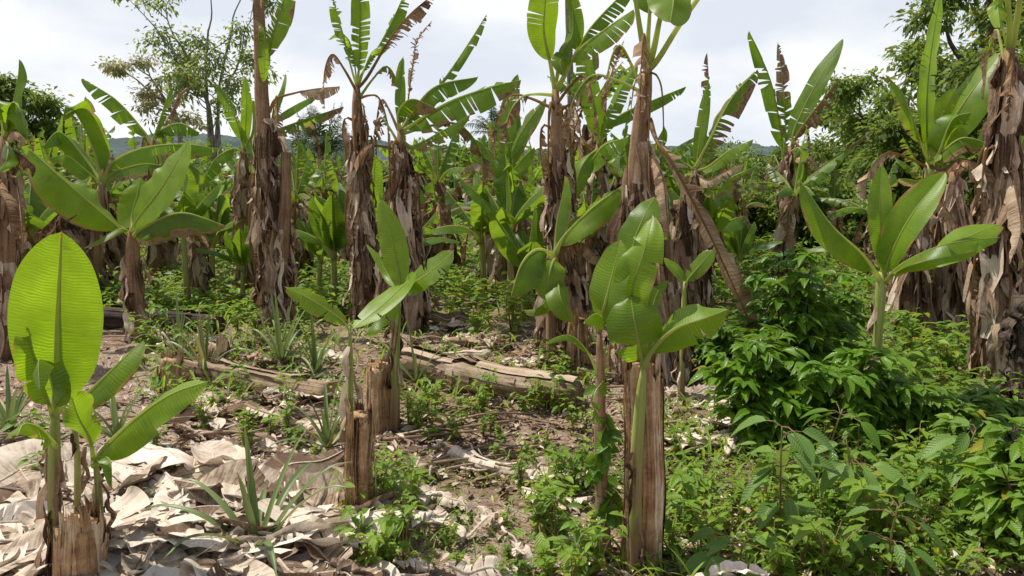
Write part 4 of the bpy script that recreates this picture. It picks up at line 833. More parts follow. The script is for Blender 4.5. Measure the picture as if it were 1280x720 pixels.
for px, Y, top, w, sd_, lab, fl, mt in [
    (1240, 13.5, -5, 66, 11, 'large leafy tree with yellow blossoms filling the upper right corner', 9, 'tree'), (1140, 19, 104, 52, 12, 'leafy tree with ragged outline left of the large blossoming one', 4, 'tree'),
    (1068, 21, 156, 48, 13, 'lower rounded tree at the left end of the right hand thicket', 0, 'tree'), (1195, 14.5, 108, 46, 14, 'dark leafy tree low behind the upright banana leaf', 2, 'tree'), (1105, 15.5, 175, 40, 16, 'bushy tree low in the right hand thicket', 0, 'tree'), (1285, 11.5, 60, 40, 15, 'leafy tree cut by the right picture edge', 0, 'tree'), (1010, 24, 195, 36, 17, 'low bushy tree behind the orange-edged banana leaf', 0, 'tree')]:
    b = gb(px, Y); k = Y/F
    tr = [([b, *tp((px, 240, Y), (px+w*dx*.5, (top+240)/2, Y+dy), (px+w*dx, top+60*(14/Y)+abs(dx)*25+dd, Y+dy))], r*14/Y*1.2) for dx, dy, r, dd in [(0, 0, .12, 0), (.6, .5, .09, 0), (-.6, -.3, .09, 0), (-.2, .8, .07, 30), (-.9, .3, .06, 55), (.5, -.4, .06, 70)]]
    tree('broadleaf_tree', lab, b, tr, mt, 'barkdark', 19000, .12*(Y/15)**.5, .24*(Y/15)**.6, sd_, levels=3, ll=(.58*(Y/15)**.7, .95), spread=.7, flowers=fl)
# bare twiggy crown tips in front of the sky
b = gb(742/3.0+2, 40)
def bush(label, px, Y, top, w, seed, leafm='tree', n=5000, group='bushes closing off the plantation', ls=.15):
    rg = np.random.default_rng(seed); b = gb(px, Y); k = Y/F; h = at(px, top, Y)[2]; R_ = w*k
    root = thing('thicket_bush', label, 'bush', b, group); mb = MB()
    nc = 26; cc = []
    for i in range(nc):
        a = rg.uniform(0, 6.28); q = rg.random()**.5; z = h*(.25+.72*rg.random()*(1-.55*q*q))
        c = b+NP([math.cos(a)*R_*q, math.sin(a)*R_*q*.7, z]); cc.append(c)
        if i < 12: tube(mb, spline([b+rg.normal(0, .1, 3)*NP([1, 1, 0]), (b+c)/2+rg.normal(0, .1, 3), c], 5)[0], np.linspace(.04, .012, 6), 4, rg=rg, cap=False)
    mb.build('branch', M['barkdark'], root, b)
    cc = NP(cc); m = n//nc; cs = R_*.3*rg.uniform(.6, 1.3, nc)
    off = nrm(rg.normal(0, 1, (nc, m, 3)))*(rg.random((nc, m, 1))**.45)*cs[:, None, None]*NP([1, 1, .8])*1.15
    pos = (cc[:, None]+off).reshape(-1, 3); pos[:, 2] = np.maximum(pos[:, 2], .05)
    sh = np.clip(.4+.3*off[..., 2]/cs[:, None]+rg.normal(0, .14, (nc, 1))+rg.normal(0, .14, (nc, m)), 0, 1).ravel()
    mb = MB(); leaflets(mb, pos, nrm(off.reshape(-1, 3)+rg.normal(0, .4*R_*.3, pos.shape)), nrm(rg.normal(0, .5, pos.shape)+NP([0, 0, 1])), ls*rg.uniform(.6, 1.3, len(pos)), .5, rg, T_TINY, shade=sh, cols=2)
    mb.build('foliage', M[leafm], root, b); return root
rg_ = np.random.default_rng(5)
for i, px in enumerate(np.arange(-60, 1400, 62)):
    Y = rg_.uniform(24, 34); top = 186+rg_.normal(0, 5) if px < 900 else 190+rg_.normal(0, 8)
    if 330 < px < 460: top += 14
    bush('dark green bush in the thicket that closes off the plantation below the horizon', px+rg_.uniform(-15, 15), Y, top, rg_.uniform(38, 60), 900+i, 'tree' if rg_.random() < .75 else 'treepale')
for i, px in enumerate(np.arange(930, 1330, 48)):
    bush('leafy green bush low in the thicket on the right, behind the trunks', px+rg_.uniform(-10, 10), rg_.uniform(12.5, 15.5), 225+rg_.normal(0, 12), rg_.uniform(40, 55), 940+i, 'tree', 5200, 'bushes low in the right hand thicket', .1)
bush('rounded dark bush rising above the horizon left of the central trunk', 600, 22, 172, 38, 960, 'tree', 6500, None)
bush('grey-green bush on the horizon right of the central trunk', 905, 30, 186, 40, 961, 'treepale', 5000, None)
bush('tall green bush filling the gap between the right hand trees', 1105, 17.5, 140, 48, 963, 'tree', 6500, None, .12)
bush('round bush on the horizon below the tall feathered leaf', 740, 20, 168, 30, 962, 'tree', 5000, None)

def palm(label, px, Y, zc, L, n, seed, trunk=True):
    rg = np.random.default_rng(seed); b = gb(px, Y); c = at(px, zc, Y); root = thing('oil_palm', label, 'palm tree', b)
    mb = MB(); tube(mb, spline([b, (b+c)/2, c], 8)[0], np.linspace(.28, .2, 9), 10, lump=.2, rg=rg); mb.build('trunk', M['barkdark'], root, b)
    for i in range(n):
        a = i*2.4; e = R(rg.uniform(5, 80)); d = NP([math.cos(a)*math.cos(e), math.sin(a)*math.cos(e), math.sin(e)]); l = L*rg.uniform(.8, 1.1)
        P = spline([c, c+d*l*.4, c+d*l*.8-NP([0, 0, .12*l]), c+d*l-NP([0, 0, .38*l*math.cos(e)+.05])], 26)[0]
        T, N, S_ = frames(P, NP([0, 0, 1.])); mb = MB(); tube(mb, P, np.linspace(.03, .006, 27), 4, rg=rg, cap=False)
        ix = np.repeat(np.arange(3, 27), 2); sg = np.tile([1, -1], 24)
        for rep in range(2):
            leaflets(mb, P[ix]+T[ix]*rep*l/52, nrm(S_[ix]*sg[:, None]+T[ix]*.7+N[ix]*rg.normal(.1, .25, (48, 1))), N[ix], l*.24*np.sin(np.pi*(ix/27*.85+.12)), .09, rg, T_TINY, droop=.5, cols=2)
        mb.build('frond', M['palm'], root, b)
palm('oil palm with grey-green fronds below the hill left of the tall ragged trunk', 405, 34, 200, 2.6, 24, 31)
palm('small palm top showing above the bushes left of the central trunk', 620, 40, 168, 1.9, 18, 32)
palm('low oil palm under the hazy hill beside the tall double trunk', 375, 38, 205, 2.4, 22, 33)

# bare grey palm stem behind the central trunk
b = gb(715, 11); rgp = np.random.default_rng(3)
gp = thing('palm_trunk', 'thin bare grey palm trunk standing behind the tall central banana trunk', 'palm tree', b)
mb = MB(); tube(mb, spline([b, *tp((714, 160, 11), (711, 30, 11), (710, -60, 11))], 20)[0], np.linspace(.055, .04, 21), 10, lump=.06, rg=rgp); mb.build('trunk', M['bark'], gp, b)
mb = MB(); c = at(710, -60, 11)
for i in range(12):
    a = i*2.4; d = NP([math.cos(a), math.sin(a), .5]); P = spline([c, c+d*.6, c+d*1.1-NP([0, 0, .2])], 14)[0]; T, N, S_ = frames(P, NP([0, 0, 1.])); ix = np.repeat(np.arange(3, 15), 2); sg = np.tile([1, -1], 12)
    tube(mb, P, .012, 4, cap=False); leaflets(mb, P[ix], nrm(S_[ix]*sg[:, None]+T[ix]*.7), N[ix], .4, .1, rgp, T_TINY, droop=.5, cols=2)
mb.build('crown', M['palm'], gp, b)

# far wooded hills
def hill(y0, depth, prof, seed, nx=260, ny=40, bump=2.2):
    rg = np.random.default_rng(seed); pxs = np.linspace(-500, 1780, nx); H = np.interp(pxs, [p[0] for p in prof], [p[1] for p in prof])
    V = np.zeros((ny, nx, 3)); f = wob(rg, 5, .06); f2 = wob(rg, 6, .2); f3 = wob(rg, 6, .6)
    for j in range(ny):
        t = j/(ny-1); y = y0+depth*t; x = (pxs-640)*y0/F*(1+.2*t)
        z = (CAM_H+(195-H)*y0/F)*np.sin(min(t*1.3, 1)*np.pi/2)**.8
        V[j] = np.stack([x, np.full(nx, y), z+bump*(f2(x, y)+.7*f3(x, y)+.5*np.abs(rg.normal(0, .5, nx)))*min(1, t*4)-(4 if j == 0 else 0)], -1)
    mb = MB(); mb.grid(V); o = mb.build('hills', M['hill']); o['kind'] = 'structure'
hill(330, 220, [(-500, 170), (60, 168), (130, 160), (200, 166), (300, 172), (400, 170), (450, 178), (560, 188), (700, 188), (900, 182), (955, 174), (1010, 184), (1200, 182), (1800, 180)], 8)
# ================================================================ things on the ground
rg2 = np.random.default_rng(21)
def log(label, pts, r, mat, seed, splits=22, Y=None):
    rg = np.random.default_rng(seed); P = NP([gpt(*p[:2]) for p in pts]); r0 = r*P[:, 1].mean()/F; P[:, 2] += r0*.75
    Q, L = spline(P, 22); root = thing('fallen_log', label, 'log', Q[0]*NP([1, 1, 0]), 'fallen stems and logs')
    b = Q[0]*NP([1, 1, 0]); rad = r0*np.interp(np.linspace(0, 1, 23), [0, .3, 1], [1.1, 1, .8])*(1+.05*rg.normal(0, 1, 23))
    mb = MB(); tube(mb, Q, rad, 18, lump=.14, rg=rg, lf=(.4, 2.)); mb.build('stem', M[mat], root, b)
    mb = MB(); T, N, S_ = frames(Q, NP([0, 0, 1.]))
    for i in range(splits):
        a = rg.uniform(-.4, 3.5); i0 = int(rg.integers(0, 14)); i1 = min(22, i0+int(rg.integers(5, 14))); s = np.arange(i0, i1+1); c = np.linspace(-1, 1, 4)
        an = a+c[None]*rg.uniform(.1, .3)+.06*np.sin(s*.7)[:, None]; rr = (rad[s]+.005+.012*rg.random()+.03*np.linspace(-1, 1, len(s))**4*rg.random())[:, None]
        V = Q[s][:, None]+S_[s][:, None]*(np.cos(an)*rr)[..., None]+N[s][:, None]*(np.sin(an)*rr)[..., None]
        mb.grid(V, np.stack([np.broadcast_to((s*L/22)[:, None], an.shape), an*r0, np.full(an.shape, rg.uniform(0, 20))], -1), 1, rg.uniform(.2, .9))
    mb.build('bark_strip', M[mat], root, b); return root
log('dark charred log lying across the left side behind the fanned banana plant', [(112, 400), (190, 406), (275, 415)], 13, 'logdark', 1)
log('fibrous tan log lying left of centre with pale top', [(226, 474), (310, 487), (412, 504)], 15, 'log', 2)
log('largest pale tan log lying across the middle of the clearing', [(498, 464), (600, 483), (722, 504)], 22, 'log', 3)
log('short pale log piece behind the largest log', [(562, 432), (595, 434), (622, 428)], 6, 'log', 4, 3)
log('tan broken stem on the ground right of the thick stump', [(842, 520), (900, 524), (948, 520)], 7, 'log', 5, 5)
log('split open pale stem lying on the path before the largest log', [(566, 562), (610, 578), (668, 590)], 9, 'pale', 6, 14)
stump('short broken stump at left behind the pale mulch', 214, 492, 446, 13, 51, rag=.04)
stump('small stump in the weeds left of the fanned banana plant trunk', 190, 372, 344, 8, 52, rag=.04)
stump('low dry stump leaning among dead leaves left of the tan log', 262, 470, 432, 14, 53, lean=(14, 0), mat='sheath', rag=.06)
stump('reddish brown stump under the dark arching leaves before the tall middle trunk', 722, 458, 395, 15, 54, rag=.04)
stump('slender brown stump beneath background shoots right of the clearing', 657, 408, 372, 10, 55, rag=.04)
stump('narrow stump just right of the central trunk foot', 762, 470, 430, 10, 56, rag=.04)

# grey dead tree trunk cut by the right edge
b = gpt(1292, 535); dt = thing('dead_tree', 'rough grey-brown dead tree trunk cut by the right picture edge', 'tree', b)
mb = MB(); Q = spline([b-NP([0, 0, .05]), at(1292, 450, b[1]), at(1294, 372, b[1])], 16)[0]; tube(mb, Q, np.linspace(.135, .11, 17), 22, lump=.14, rg=rg2); mb.build('trunk', M['barkdark'], dt, b)
mb = MB(); flakes(mb, Q, .12, 60, rg2, lmin=.05, lmax=.16, wmin=.015, wmax=.04, flare=.012, tilt=.1); mb.build('bark_strip', M['barkdark'], dt, b)
# old leaning broken trunk stub beyond the left bushes
# ---------------------------------------------------------------- mulch of big pale dead leaves
def inpoly(px, py, poly):
    c = False; j = len(poly)-1
    for i in range(len(poly)):
        if (poly[i][1] > py) != (poly[j][1] > py) and px < (poly[j][0]-poly[i][0])*(py-poly[i][1])/(poly[j][1]-poly[i][1])+poly[i][0]: c = not c
        j = i
    return c
AREAS = [  # polygon in the photo, how many leaves, length range, label, group, width
 ([(-60, 625), (60, 585), (200, 572), (330, 590), (420, 600), (440, 640), (430, 760), (-60, 800)], 145, (.25, .8), 'pale bleached dead banana leaf in the mulch heap at lower left', 'dead leaves of the lower left mulch heap', (.06, .18)),
 ([(200, 500), (400, 500), (430, 540), (300, 560), (210, 560)], 22, (.3, .6), 'grey dead leaf piled just below the fibrous tan log', 'dead leaves below the tan log', (.03, .08)),
 ([(440, 570), (560, 590), (660, 570), (760, 540), (760, 600), (700, 620), (560, 630), (450, 640)], 13, (.15, .4), 'pale dead leaf scattered on the path in the middle of the picture', 'dead leaves on the path', (.03, .09)),
 ([(450, 640), (740, 640), (740, 730), (440, 730)], 10, (.15, .4), 'single pale dead leaf on bare soil at bottom centre', 'dead leaves on bare soil', (.03, .07)),
 ([(830, 690), (1040, 690), (1040, 745), (820, 745)], 5, (.3, .6), 'pale dead leaf at the bottom edge right of the thick stump', 'dead leaves at the bottom edge', (.05, .1)),
 ([(830, 500), (960, 500), (950, 560), (850, 565)], 34, (.2, .5), 'pale dead leaf in the litter patch right of the thick stump', 'dead leaves right of the stump', (.03, .07)),
 ([(520, 400), (700, 420), (740, 470), (560, 450), (500, 430)], 40, (.25, .6), 'brown dead leaf in the littered clearing behind the largest log', 'dead leaves in the clearing', (.03, .08)),
 ([(230, 425), (420, 440), (420, 480), (230, 470)], 16, (.25, .6), 'dead leaf among spiky plants above the fibrous tan log', 'dead leaves above the tan log', (.03, .07)),
]
for poly, n, (l0, l1), lab, grp, (w0, w1) in AREAS:
    xa, xb = min(p[0] for p in poly), max(p[0] for p in poly); ya, yb = min(p[1] for p in poly), max(p[1] for p in poly); k = 0
    dark = 'brown' in lab or 'among' in lab or 'grey' in lab
    while k < n:
        px, py = rg2.uniform(xa, xb), ya+(yb-ya)*rg2.random()**.8
        if not inpoly(px, py, poly): continue
        k += 1; p = gpt(px, py); L = rg2.uniform(l0, l1); a = rg2.normal(.25, .75) if rg2.random() < .75 else rg2.uniform(0, 6.28); d = NP([math.cos(a), math.sin(a), 0])
        z = .012+.09*rg2.random()**1.6*(1 if n > 50 else .6); nn = 5
        pts = []
        for i in range(nn):
            s = i/(nn-1)-.5; q = p+d*L*s+NP([-d[1], d[0], 0])*rg2.normal(0, .05*L); q[2] = gz(q[0], q[1])+z+abs(rg2.normal(0, .022)); pts.append(q)
        rt = rg2.uniform(-.5, .5)
        up = NP([rg2.normal(0, .2), rg2.normal(-.08, .2), 1.])
        mb = MB(); W_ = rg2.uniform(w0, w1); Q, LQ = spline(pts, int(14+L*16))
        blade(mb, Q, LQ, W_, up, rg2, fold=rg2.uniform(-16, 22), fold2=rg2.uniform(-22, 16), curl=rg2.uniform(-45, 40), tear=rg2.choice([0, .2, .35, .6]), dry=1., crump=.028, m=6, shade=np.clip(rg2.normal(.56, .34), 0, 1), twist=rg2.uniform(-32, 32), wav=1.1)
        tube(mb, Q, np.linspace(.008, .003, len(Q)), 5, shade=.6, rg=rg2)
        o = mb.build('dead_leaf', M['litter' if False else ('sheath' if dark and rg2.random() < .6 else 'pale')], None, p)
        V = np.zeros(len(o.data.vertices)*3, np.float32); o.data.vertices.foreach_get('co', V); V = V.reshape(-1, 3)
        lo = gz(V[:, 0]+p[0], V[:, 1]+p[1])+.004-p[2]; V[:, 2] = np.where(V[:, 2] < lo, lo+(lo-V[:, 2])*.25, V[:, 2]); o.data.vertices.foreach_set('co', V.ravel()); o.data.update()
        tag(o, lab, 'dead leaf', grp)
# fine litter everywhere (nobody could count it)
def litter(n, pick, lmin, lmax, mat='litter', sd=1):
    rg = np.random.default_rng(sd); P = NP([pick(rg) for _ in range(n)]); a = rg.uniform(0, 6.28, n); d = np.stack([np.cos(a), np.sin(a), rg.normal(.0, .3, n)], 1)
    P[:, 2] += .006+.015*rg.random(n)
    mb = MB(); leaflets(mb, P, d, nrm(np.stack([rg.normal(0, .5, n), rg.normal(0, .5, n), np.ones(n)], 1)), rg.uniform(lmin, lmax, n), rg.uniform(.12, .5, n), rg, T_FULL, droop=.1, fold=.6, shade=np.clip(rg.beta(1.5, 1.5, n), 0, 1))
    o = mb.build('leaf_litter', M[mat]); tag(o, 'fine dry leaf litter strewn over the soil', 'leaf litter', None, 'stuff')
BARE = [(505, 590), (650, 600), (690, 740), (470, 740)]
def pk_near(rg):
    while True:
        x, y = rg.uniform(-80, 1360), 412+320*rg.random()**.9
        if not inpoly(x, y, BARE) or rg.random() < .18: return gpt(x, y)
def pk_clear(rg):
    while True:
        x, y = rg.uniform(420, 960), rg.uniform(400, 640)
        if inpoly(x, y, [(500, 400), (720, 410), (960, 495), (960, 560), (780, 600), (640, 610), (540, 590), (430, 600), (430, 480)]): return gpt(x, y)
litter(9500, pk_near, .02, .08, 'sheath', sd=2); litter(2600, pk_near, .02, .07, sd=12); litter(2000, pk_clear, .03, .10, 'log', sd=3)
litter(2500, lambda rg: gpt(rg.uniform(-60, 450), rg.uniform(560, 740)), .04, .16, 'pale', sd=4)
# twigs and dry stalks
for i in range(90):
    p = pk_clear(rg2) if i < 45 else pk_near(rg2); a = rg2.uniform(-.6, .9); L = rg2.uniform(.2, .8); d = NP([math.cos(a), math.sin(a), 0])
    q = [p, p+d*L*.5+NP([0, 0, rg2.uniform(0, .06)]), p+d*L]; 
    for v in q: v[2] = max(v[2], gz(v[0], v[1]))+.01
    mb = MB(); tube(mb, spline(q, 8)[0], np.linspace(.011, .004, 9), 6, shade=.6, rg=rg2); tag(mb.build('dry_stalk', M['log'], None, p), 'thin dry stalk lying in the litter of the plantation floor', 'stalk', 'dry stalks on the floor')

# ---------------------------------------------------------------- pineapple plants
def pineapple(label, px, py, L, n, seed, wid=.021, up=(20, 80), group='spiky pineapple plants', petal=True):
    rg = np.random.default_rng(seed); b = gpt(px, py); root = thing('pineapple_plant', label, 'pineapple plant', b, group)
    for i in range(n):
        a = i*2.4+rg.normal(0, .2); e = R(np.interp(i/n, [0, 1], up[::-1])+rg.normal(0, 8)); l = L*rg.uniform(.7, 1.15); d = NP([math.cos(a)*math.cos(e), math.sin(a)*math.cos(e), math.sin(e)])
        dr = .42*l*math.cos(e)
        P, LL = spline([b+d*.02+NP([0, 0, .02]), b+d*l*.4+NP([0, 0, .02]), b+d*l*.75-NP([0, 0, dr*.3]), b+d*l-NP([0, 0, dr])], 16)
        P[:, 2] = np.maximum(P[:, 2], gz(P[:, 0], P[:, 1])+.02)
        T, N, S_ = frames(P, NP([-d[0]*.6, -d[1]*.6, 1.])); t = np.linspace(0, 1, 17); w = wid*np.interp(t, [0, .1, .5, .85, 1], [1.2, 1, .85, .45, .03]); c = np.linspace(-1, 1, 5)
        V = P[:, None]+S_[:, None]*(c[None]*w[:, None])[..., None]+N[:, None]*(.5*w[:, None]*c[None]**2)[..., None]
        mb = MB(); mb.grid(V, np.stack([np.broadcast_to((t*l)[:, None], (17, 5)), c[None]*w[:, None], np.zeros((17, 5))], -1), np.broadcast_to(np.clip((t-.88)*6, 0, .8)[:, None], (17, 5))*(rg.random() < .5)+(.9 if rg.random() < .1 else 0), np.clip(rg.normal(.5, .2), 0, 1))
        mb.build('leaf', M['pine'], root, b)
for a in [('pineapple plant with long arching leaves in front at the bottom, over the pale mulch', 322, 700, .62, 15, 1, .019, (10, 85)), ('pineapple plant with stiff leaves beside the slim shoot, left of the stumps', 410, 568, .42, 16, 2, .014, (20, 85)), ('pineapple plant at the far left edge behind the huge upright leaf', 14, 548, .45, 17, 3, .016, (20, 80)),
          ('pineapple plant right of the charred log among dead leaves', 352, 462, .62, 20, 4, .016, (15, 80)), ('pineapple plant with wide leaves left of the dark cracked stump', 395, 470, .5, 16, 5, .016, (15, 80)), ('pineapple plant behind the short broken stump at left', 258, 480, .55, 14, 6, .016, (20, 80)),
          ('pineapple plant growing over the end of the largest log', 520, 478, .5, 13, 7, .012, (20, 75)), ('pineapple plant between the broad young leaves at left', 148, 560, .42, 14, 8, .015, (20, 80)), ('pineapple plant in the weeds in front of the charred log', 225, 448, .5, 14, 9, .016, (20, 80))]: pineapple(*a)

# ---------------------------------------------------------------- shrubs with paired glossy leaves
def shrub(label, px, py, h, w, nst, seed, leafm='coffee', ls=.11, name='coffee_shrub', cat='shrub', group=None, Y=None, ratio=.42, nodes=9, dens=1.):
    rg = np.random.default_rng(seed); b = gpt(px, py)
    if Y: b = at(px, 400, Y); b[2] = gz(b[0], b[1])
    root = thing(name, label, cat, b, group); mb = MB(); pos, dr, sh = [], [], []
    for i in range(nst):
        a = rg.uniform(0, 6.28); e = rg.random()**.6; tip = b+NP([math.cos(a)*w*e*.7, math.sin(a)*w*e*.6, h*rg.uniform(.65, 1)*(1-.35*e*e)])
        P, L = spline([b+rg.normal(0, .03, 3)*NP([1, 1, 0]), (b+tip)/2+NP([0, 0, .12*h])*e+rg.normal(0, .04*h, 3), tip], 14); tube(mb, P, np.linspace(.008*h+.003, .003, 15), 5, rg=rg, cap=False)
        for j in range(4, 15):
            nb = 2 if rg.random() < .8*dens else 0
            for q in range(nb):
                az = rg.uniform(0, 6.28); bl = w*rg.uniform(.25, .6)*(1.15-.6*j/14); d = NP([math.cos(az), math.sin(az), rg.uniform(-.1, .45)]); E = P[j]+d*bl; E[2] = max(E[2], b[2]+.06)
                B = spline([P[j], (P[j]+E)/2+NP([0, 0, .08*bl]), E], 6)[0]; tube(mb, B, np.linspace(.004, .0018, 7), 4, rg=rg, cap=False)
                Tg = nrm(np.gradient(B, axis=0)); sd = nrm(np.cross(Tg, [0, 0, 1.]))
                for k in range(2, 7):
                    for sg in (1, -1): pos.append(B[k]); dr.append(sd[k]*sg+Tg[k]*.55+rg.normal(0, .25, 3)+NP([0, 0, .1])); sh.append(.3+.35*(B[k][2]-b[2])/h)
                pos.append(E); dr.append(Tg[-1]+rg.normal(0, .15, 3)); sh.append(.7)
    pos, dr = NP(pos), NP(dr); n = len(pos)
    mb.build('branch', M['barkdark'], root, b); mb = MB()
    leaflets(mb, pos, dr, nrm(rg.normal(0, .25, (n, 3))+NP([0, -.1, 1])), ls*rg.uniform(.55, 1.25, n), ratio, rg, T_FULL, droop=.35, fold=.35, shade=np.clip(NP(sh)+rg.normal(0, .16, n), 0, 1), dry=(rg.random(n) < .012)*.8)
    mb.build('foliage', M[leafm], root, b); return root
shrub('tall dark glossy shrub left of the bright banana plant on the right', 990, 505, 1.12, .48, 11, 1, ls=.10)
shrub('glossy shrub bulging low in front of the tall dark one', 962, 560, .66, .40, 8, 2, ls=.10)
shrub('bushy glossy shrub at the foot of the bright banana plant', 1060, 560, .6, .36, 7, 3, ls=.10)
shrub('dark leafy shrub behind the glossy ones close to the shaggy trunks', 1020, 470, .9, .5, 8, 4, ls=.09)
shrub('light green leafy shrub in the lower right corner of the picture', 1262, 690, .55, .34, 7, 5, 'weed', .10, 'leafy_shrub', ratio=.45)
shrub('leafy shrub growing between bright plant and largest right trunk', 1165, 560, .42, .36, 6, 6, 'weed', .09, 'leafy_shrub')
shrub('dark leafy shrub around the foot of the largest right trunk', 1232, 560, .36, .3, 6, 7, 'broad', .09, 'leafy_shrub')
shrub('small leafy shrub in front of the withered trunk right of the thick stump', 905, 470, .42, .32, 6, 8, 'coffee', .08, 'leafy_shrub')

# broad hanging leaves of young trees, lower right
def sapling(label, px, py, h, n, ls, seed, lean=0, mat='broad', ratio=.48):
    rg = np.random.default_rng(seed); b = gpt(px, py); root = thing('broadleaf_sapling', label, 'sapling', b, 'broad leaved saplings'); mb = MB()
    P = spline([b, b+NP([lean*.4, 0, h*.55]), b+NP([lean, -.03, h])], 14)[0]; tube(mb, P, np.linspace(.007, .003, 15), 6, rg=rg); pos, dr = [], []
    for i in range(n):
        j = int(rg.integers(5, 15)); az = rg.uniform(0, 6.28); d = NP([math.cos(az), math.sin(az), rg.uniform(-.35, .4)]); E = P[j]+d*rg.uniform(.03, .11); tube(mb, NP([P[j], (P[j]+E)/2+NP([0, 0, .01]), E]), .0022, 4, cap=False); pos.append(E); dr.append(d*.7+NP([0, 0, -.25]))
    mb.build('stem', M['greenstem'], root, b); mb = MB()
    leaflets(mb, pos, dr, nrm(rg.normal(0, .25, (n, 3))+NP([0, -.35, 1])), ls*rg.uniform(.6, 1.2, n), ratio, rg, (NP([0, .12, .3, .5, .7, .88, 1.]), NP([.06, .6, .95, 1, .8, .38, .02])), droop=.45, fold=.3, cols=5, shade=np.clip(rg.normal(.5, .2, n), 0, 1))
    mb.build('foliage', M[mat], root, b)
for a in [('broad leaved sapling with drooping pale ribbed leaves right of the thick stump', 975, 672, .52, 22, .14, 1, -.03), ('broad leaved sapling with rounded leaves in the middle of the right hand weeds', 1075, 660, .42, 14, .13, 2, -.1), ('broad leaved sapling with insect-eaten leaves at bottom right', 1110, 720, .32, 14, .13, 3), ('low broad leaved sapling close to the bottom edge right of the stump', 925, 712, .16, 9, .13, 4),
          ('glossy broad leaved sapling among shrubs at right', 1030, 610, .4, 16, .12, 5, .05, 'coffee'), ('hanging leaved sapling below the lower right corner shrub', 1190, 650, .42, 16, .12, 6, .05), ('broad leaved sapling on the bare soil left of the vine-wrapped stem', 672, 668, .12, 6, .12, 7, 0, 'weedbright')]: sapling(*a)

# ---------------------------------------------------------------- weeds: prototypes, then copies
def weed_proto(seed, h, nst, ls, mat, ratio, nl):
    rg = np.random.default_rng(seed); root = thing('weed_plant', None, 'weed'); mb = MB(); pos, dr = [], []
    for i in range(nst):
        a = rg.uniform(0, 6.28); e = rg.uniform(.1, .75); tip = NP([math.cos(a)*h*e*.6, math.sin(a)*h*e*.6, h*rg.uniform(.6, 1.1)]); P = spline([(0, 0, -.01), tip*NP([.35, .35, .6]), tip], 8)[0]; tube(mb, P, np.linspace(.0035, .0015, 9), 4, rg=rg, cap=False)
        for k in range(nl):
            j = int(rg.integers(2, 9)); az = rg.uniform(0, 6.28); pos.append(P[j]+rg.normal(0, .004, 3)); dr.append([math.cos(az), math.sin(az), rg.uniform(-.1, .6)])
    mb.build('stem', M['greenstem'], root); mb = MB(); n = len(pos)
    leaflets(mb, pos, dr, nrm(rg.normal(0, .3, (n, 3))+NP([0, 0, 1])), ls*rg.uniform(.5, 1.3, n), ratio, rg, T_FULL, droop=.35, fold=.3, shade=np.clip(rg.normal(.5, .24, n), 0, 1), dry=(rg.random(n) < .05)*.9)
    mb.build('foliage', M[mat], root); return root
WP = [weed_proto(700, .20, 4, .07, 'weedbright', .5, 7), weed_proto(701, .28, 5, .08, 'weedbright', .42, 8), weed_proto(702, .16, 5, .055, 'weed', .6, 7), weed_proto(703, .34, 5, .075, 'weedbright', .4, 10), weed_proto(704, .13, 3, .06, 'weedbright', .65, 6), weed_proto(705, .24, 6, .05, 'weedbright', .45, 12), weed_proto(706, .3, 4, .085, 'weed', .42, 8)]
WAREA = [  # polygon, count, label, scale
 ([(505, 480), (610, 470), (620, 540), (500, 560)], 24, 'small green weed in front of the largest log', (.5, .85)), ([(440, 600), (520, 600), (520, 720), (430, 720)], 28, 'small green weed at the foot of the tall narrow stump', (.5, .9)),
 ([(600, 540), (760, 520), (770, 600), (640, 620)], 16, 'small green weed in the littered path', (.45, .75)), ([(650, 600), (760, 590), (760, 720), (640, 725)], 28, 'bright green weed by the vine-wrapped stem', (.5, .85)), ([(520, 650), (660, 640), (660, 720), (520, 720)], 13, 'tiny weed on the bare soil at bottom centre', (.3, .55)),
 ([(830, 545), (960, 540), (1020, 640), (960, 720), (830, 690)], 30, 'weed growing right of the thick stump', (.5, .9)), ([(960, 560), (1280, 520), (1300, 730), (960, 730)], 72, 'weed in the dense growth at lower right', (.6, 1.15)), ([(1080, 440), (1240, 430), (1250, 530), (1090, 540)], 36, 'weed below the shaggy right trunks', (.7, 1.3)),
 ([(190, 500), (420, 520), (420, 580), (160, 570)], 24, 'weed around the back of the pale mulch heap', (.5, .9)), ([(160, 590), (420, 590), (440, 720), (150, 720)], 16, 'tiny weed poking through the pale mulch heap', (.35, .6)), ([(-20, 560), (60, 560), (60, 620), (-20, 625)], 8, 'weed at the left edge by the mulch', (.6, 1.)),
 ([(640, 450), (760, 460), (750, 520), (650, 510)], 20, 'weed sprouting over the right end of the largest log', (.5, .8)), ([(170, 420), (420, 420), (420, 470), (170, 460)], 24, 'weed among pineapple plants before the charred log', (.7, 1.2)), ([(560, 390), (660, 390), (660, 430), (560, 430)], 14, 'weed at the back of the littered clearing', (1., 1.6))]
used_w = set()
for poly, n, lab, (s0, s1) in WAREA:
    xa, xb = min(p[0] for p in poly), max(p[0] for p in poly); ya, yb = min(p[1] for p in poly), max(p[1] for p in poly); k = 0
    while k < n:
        px, py = rg2.uniform(xa, xb), rg2.uniform(ya, yb)
        if not inpoly(px, py, poly): continue
        k += 1; i = int(rg2.integers(len(WP))) if 'tiny' not in lab else int(rg2.choice([0, 2, 4])); o = WP[i] if i not in used_w else copy_tree(WP[i]); used_w.add(i)
        s = rg2.uniform(s0, s1); o.location = gpt(px, py); o.rotation_euler = (0, 0, rg2.uniform(0, 6.28)); o.scale = (s, s, s); tag(o, lab, 'weed', lab.replace('small green weed', 'weeds').replace('bright green weed', 'weeds').replace('tiny weed', 'weeds').replace('weed', 'weeds', 1) if 'weeds' not in lab else lab)
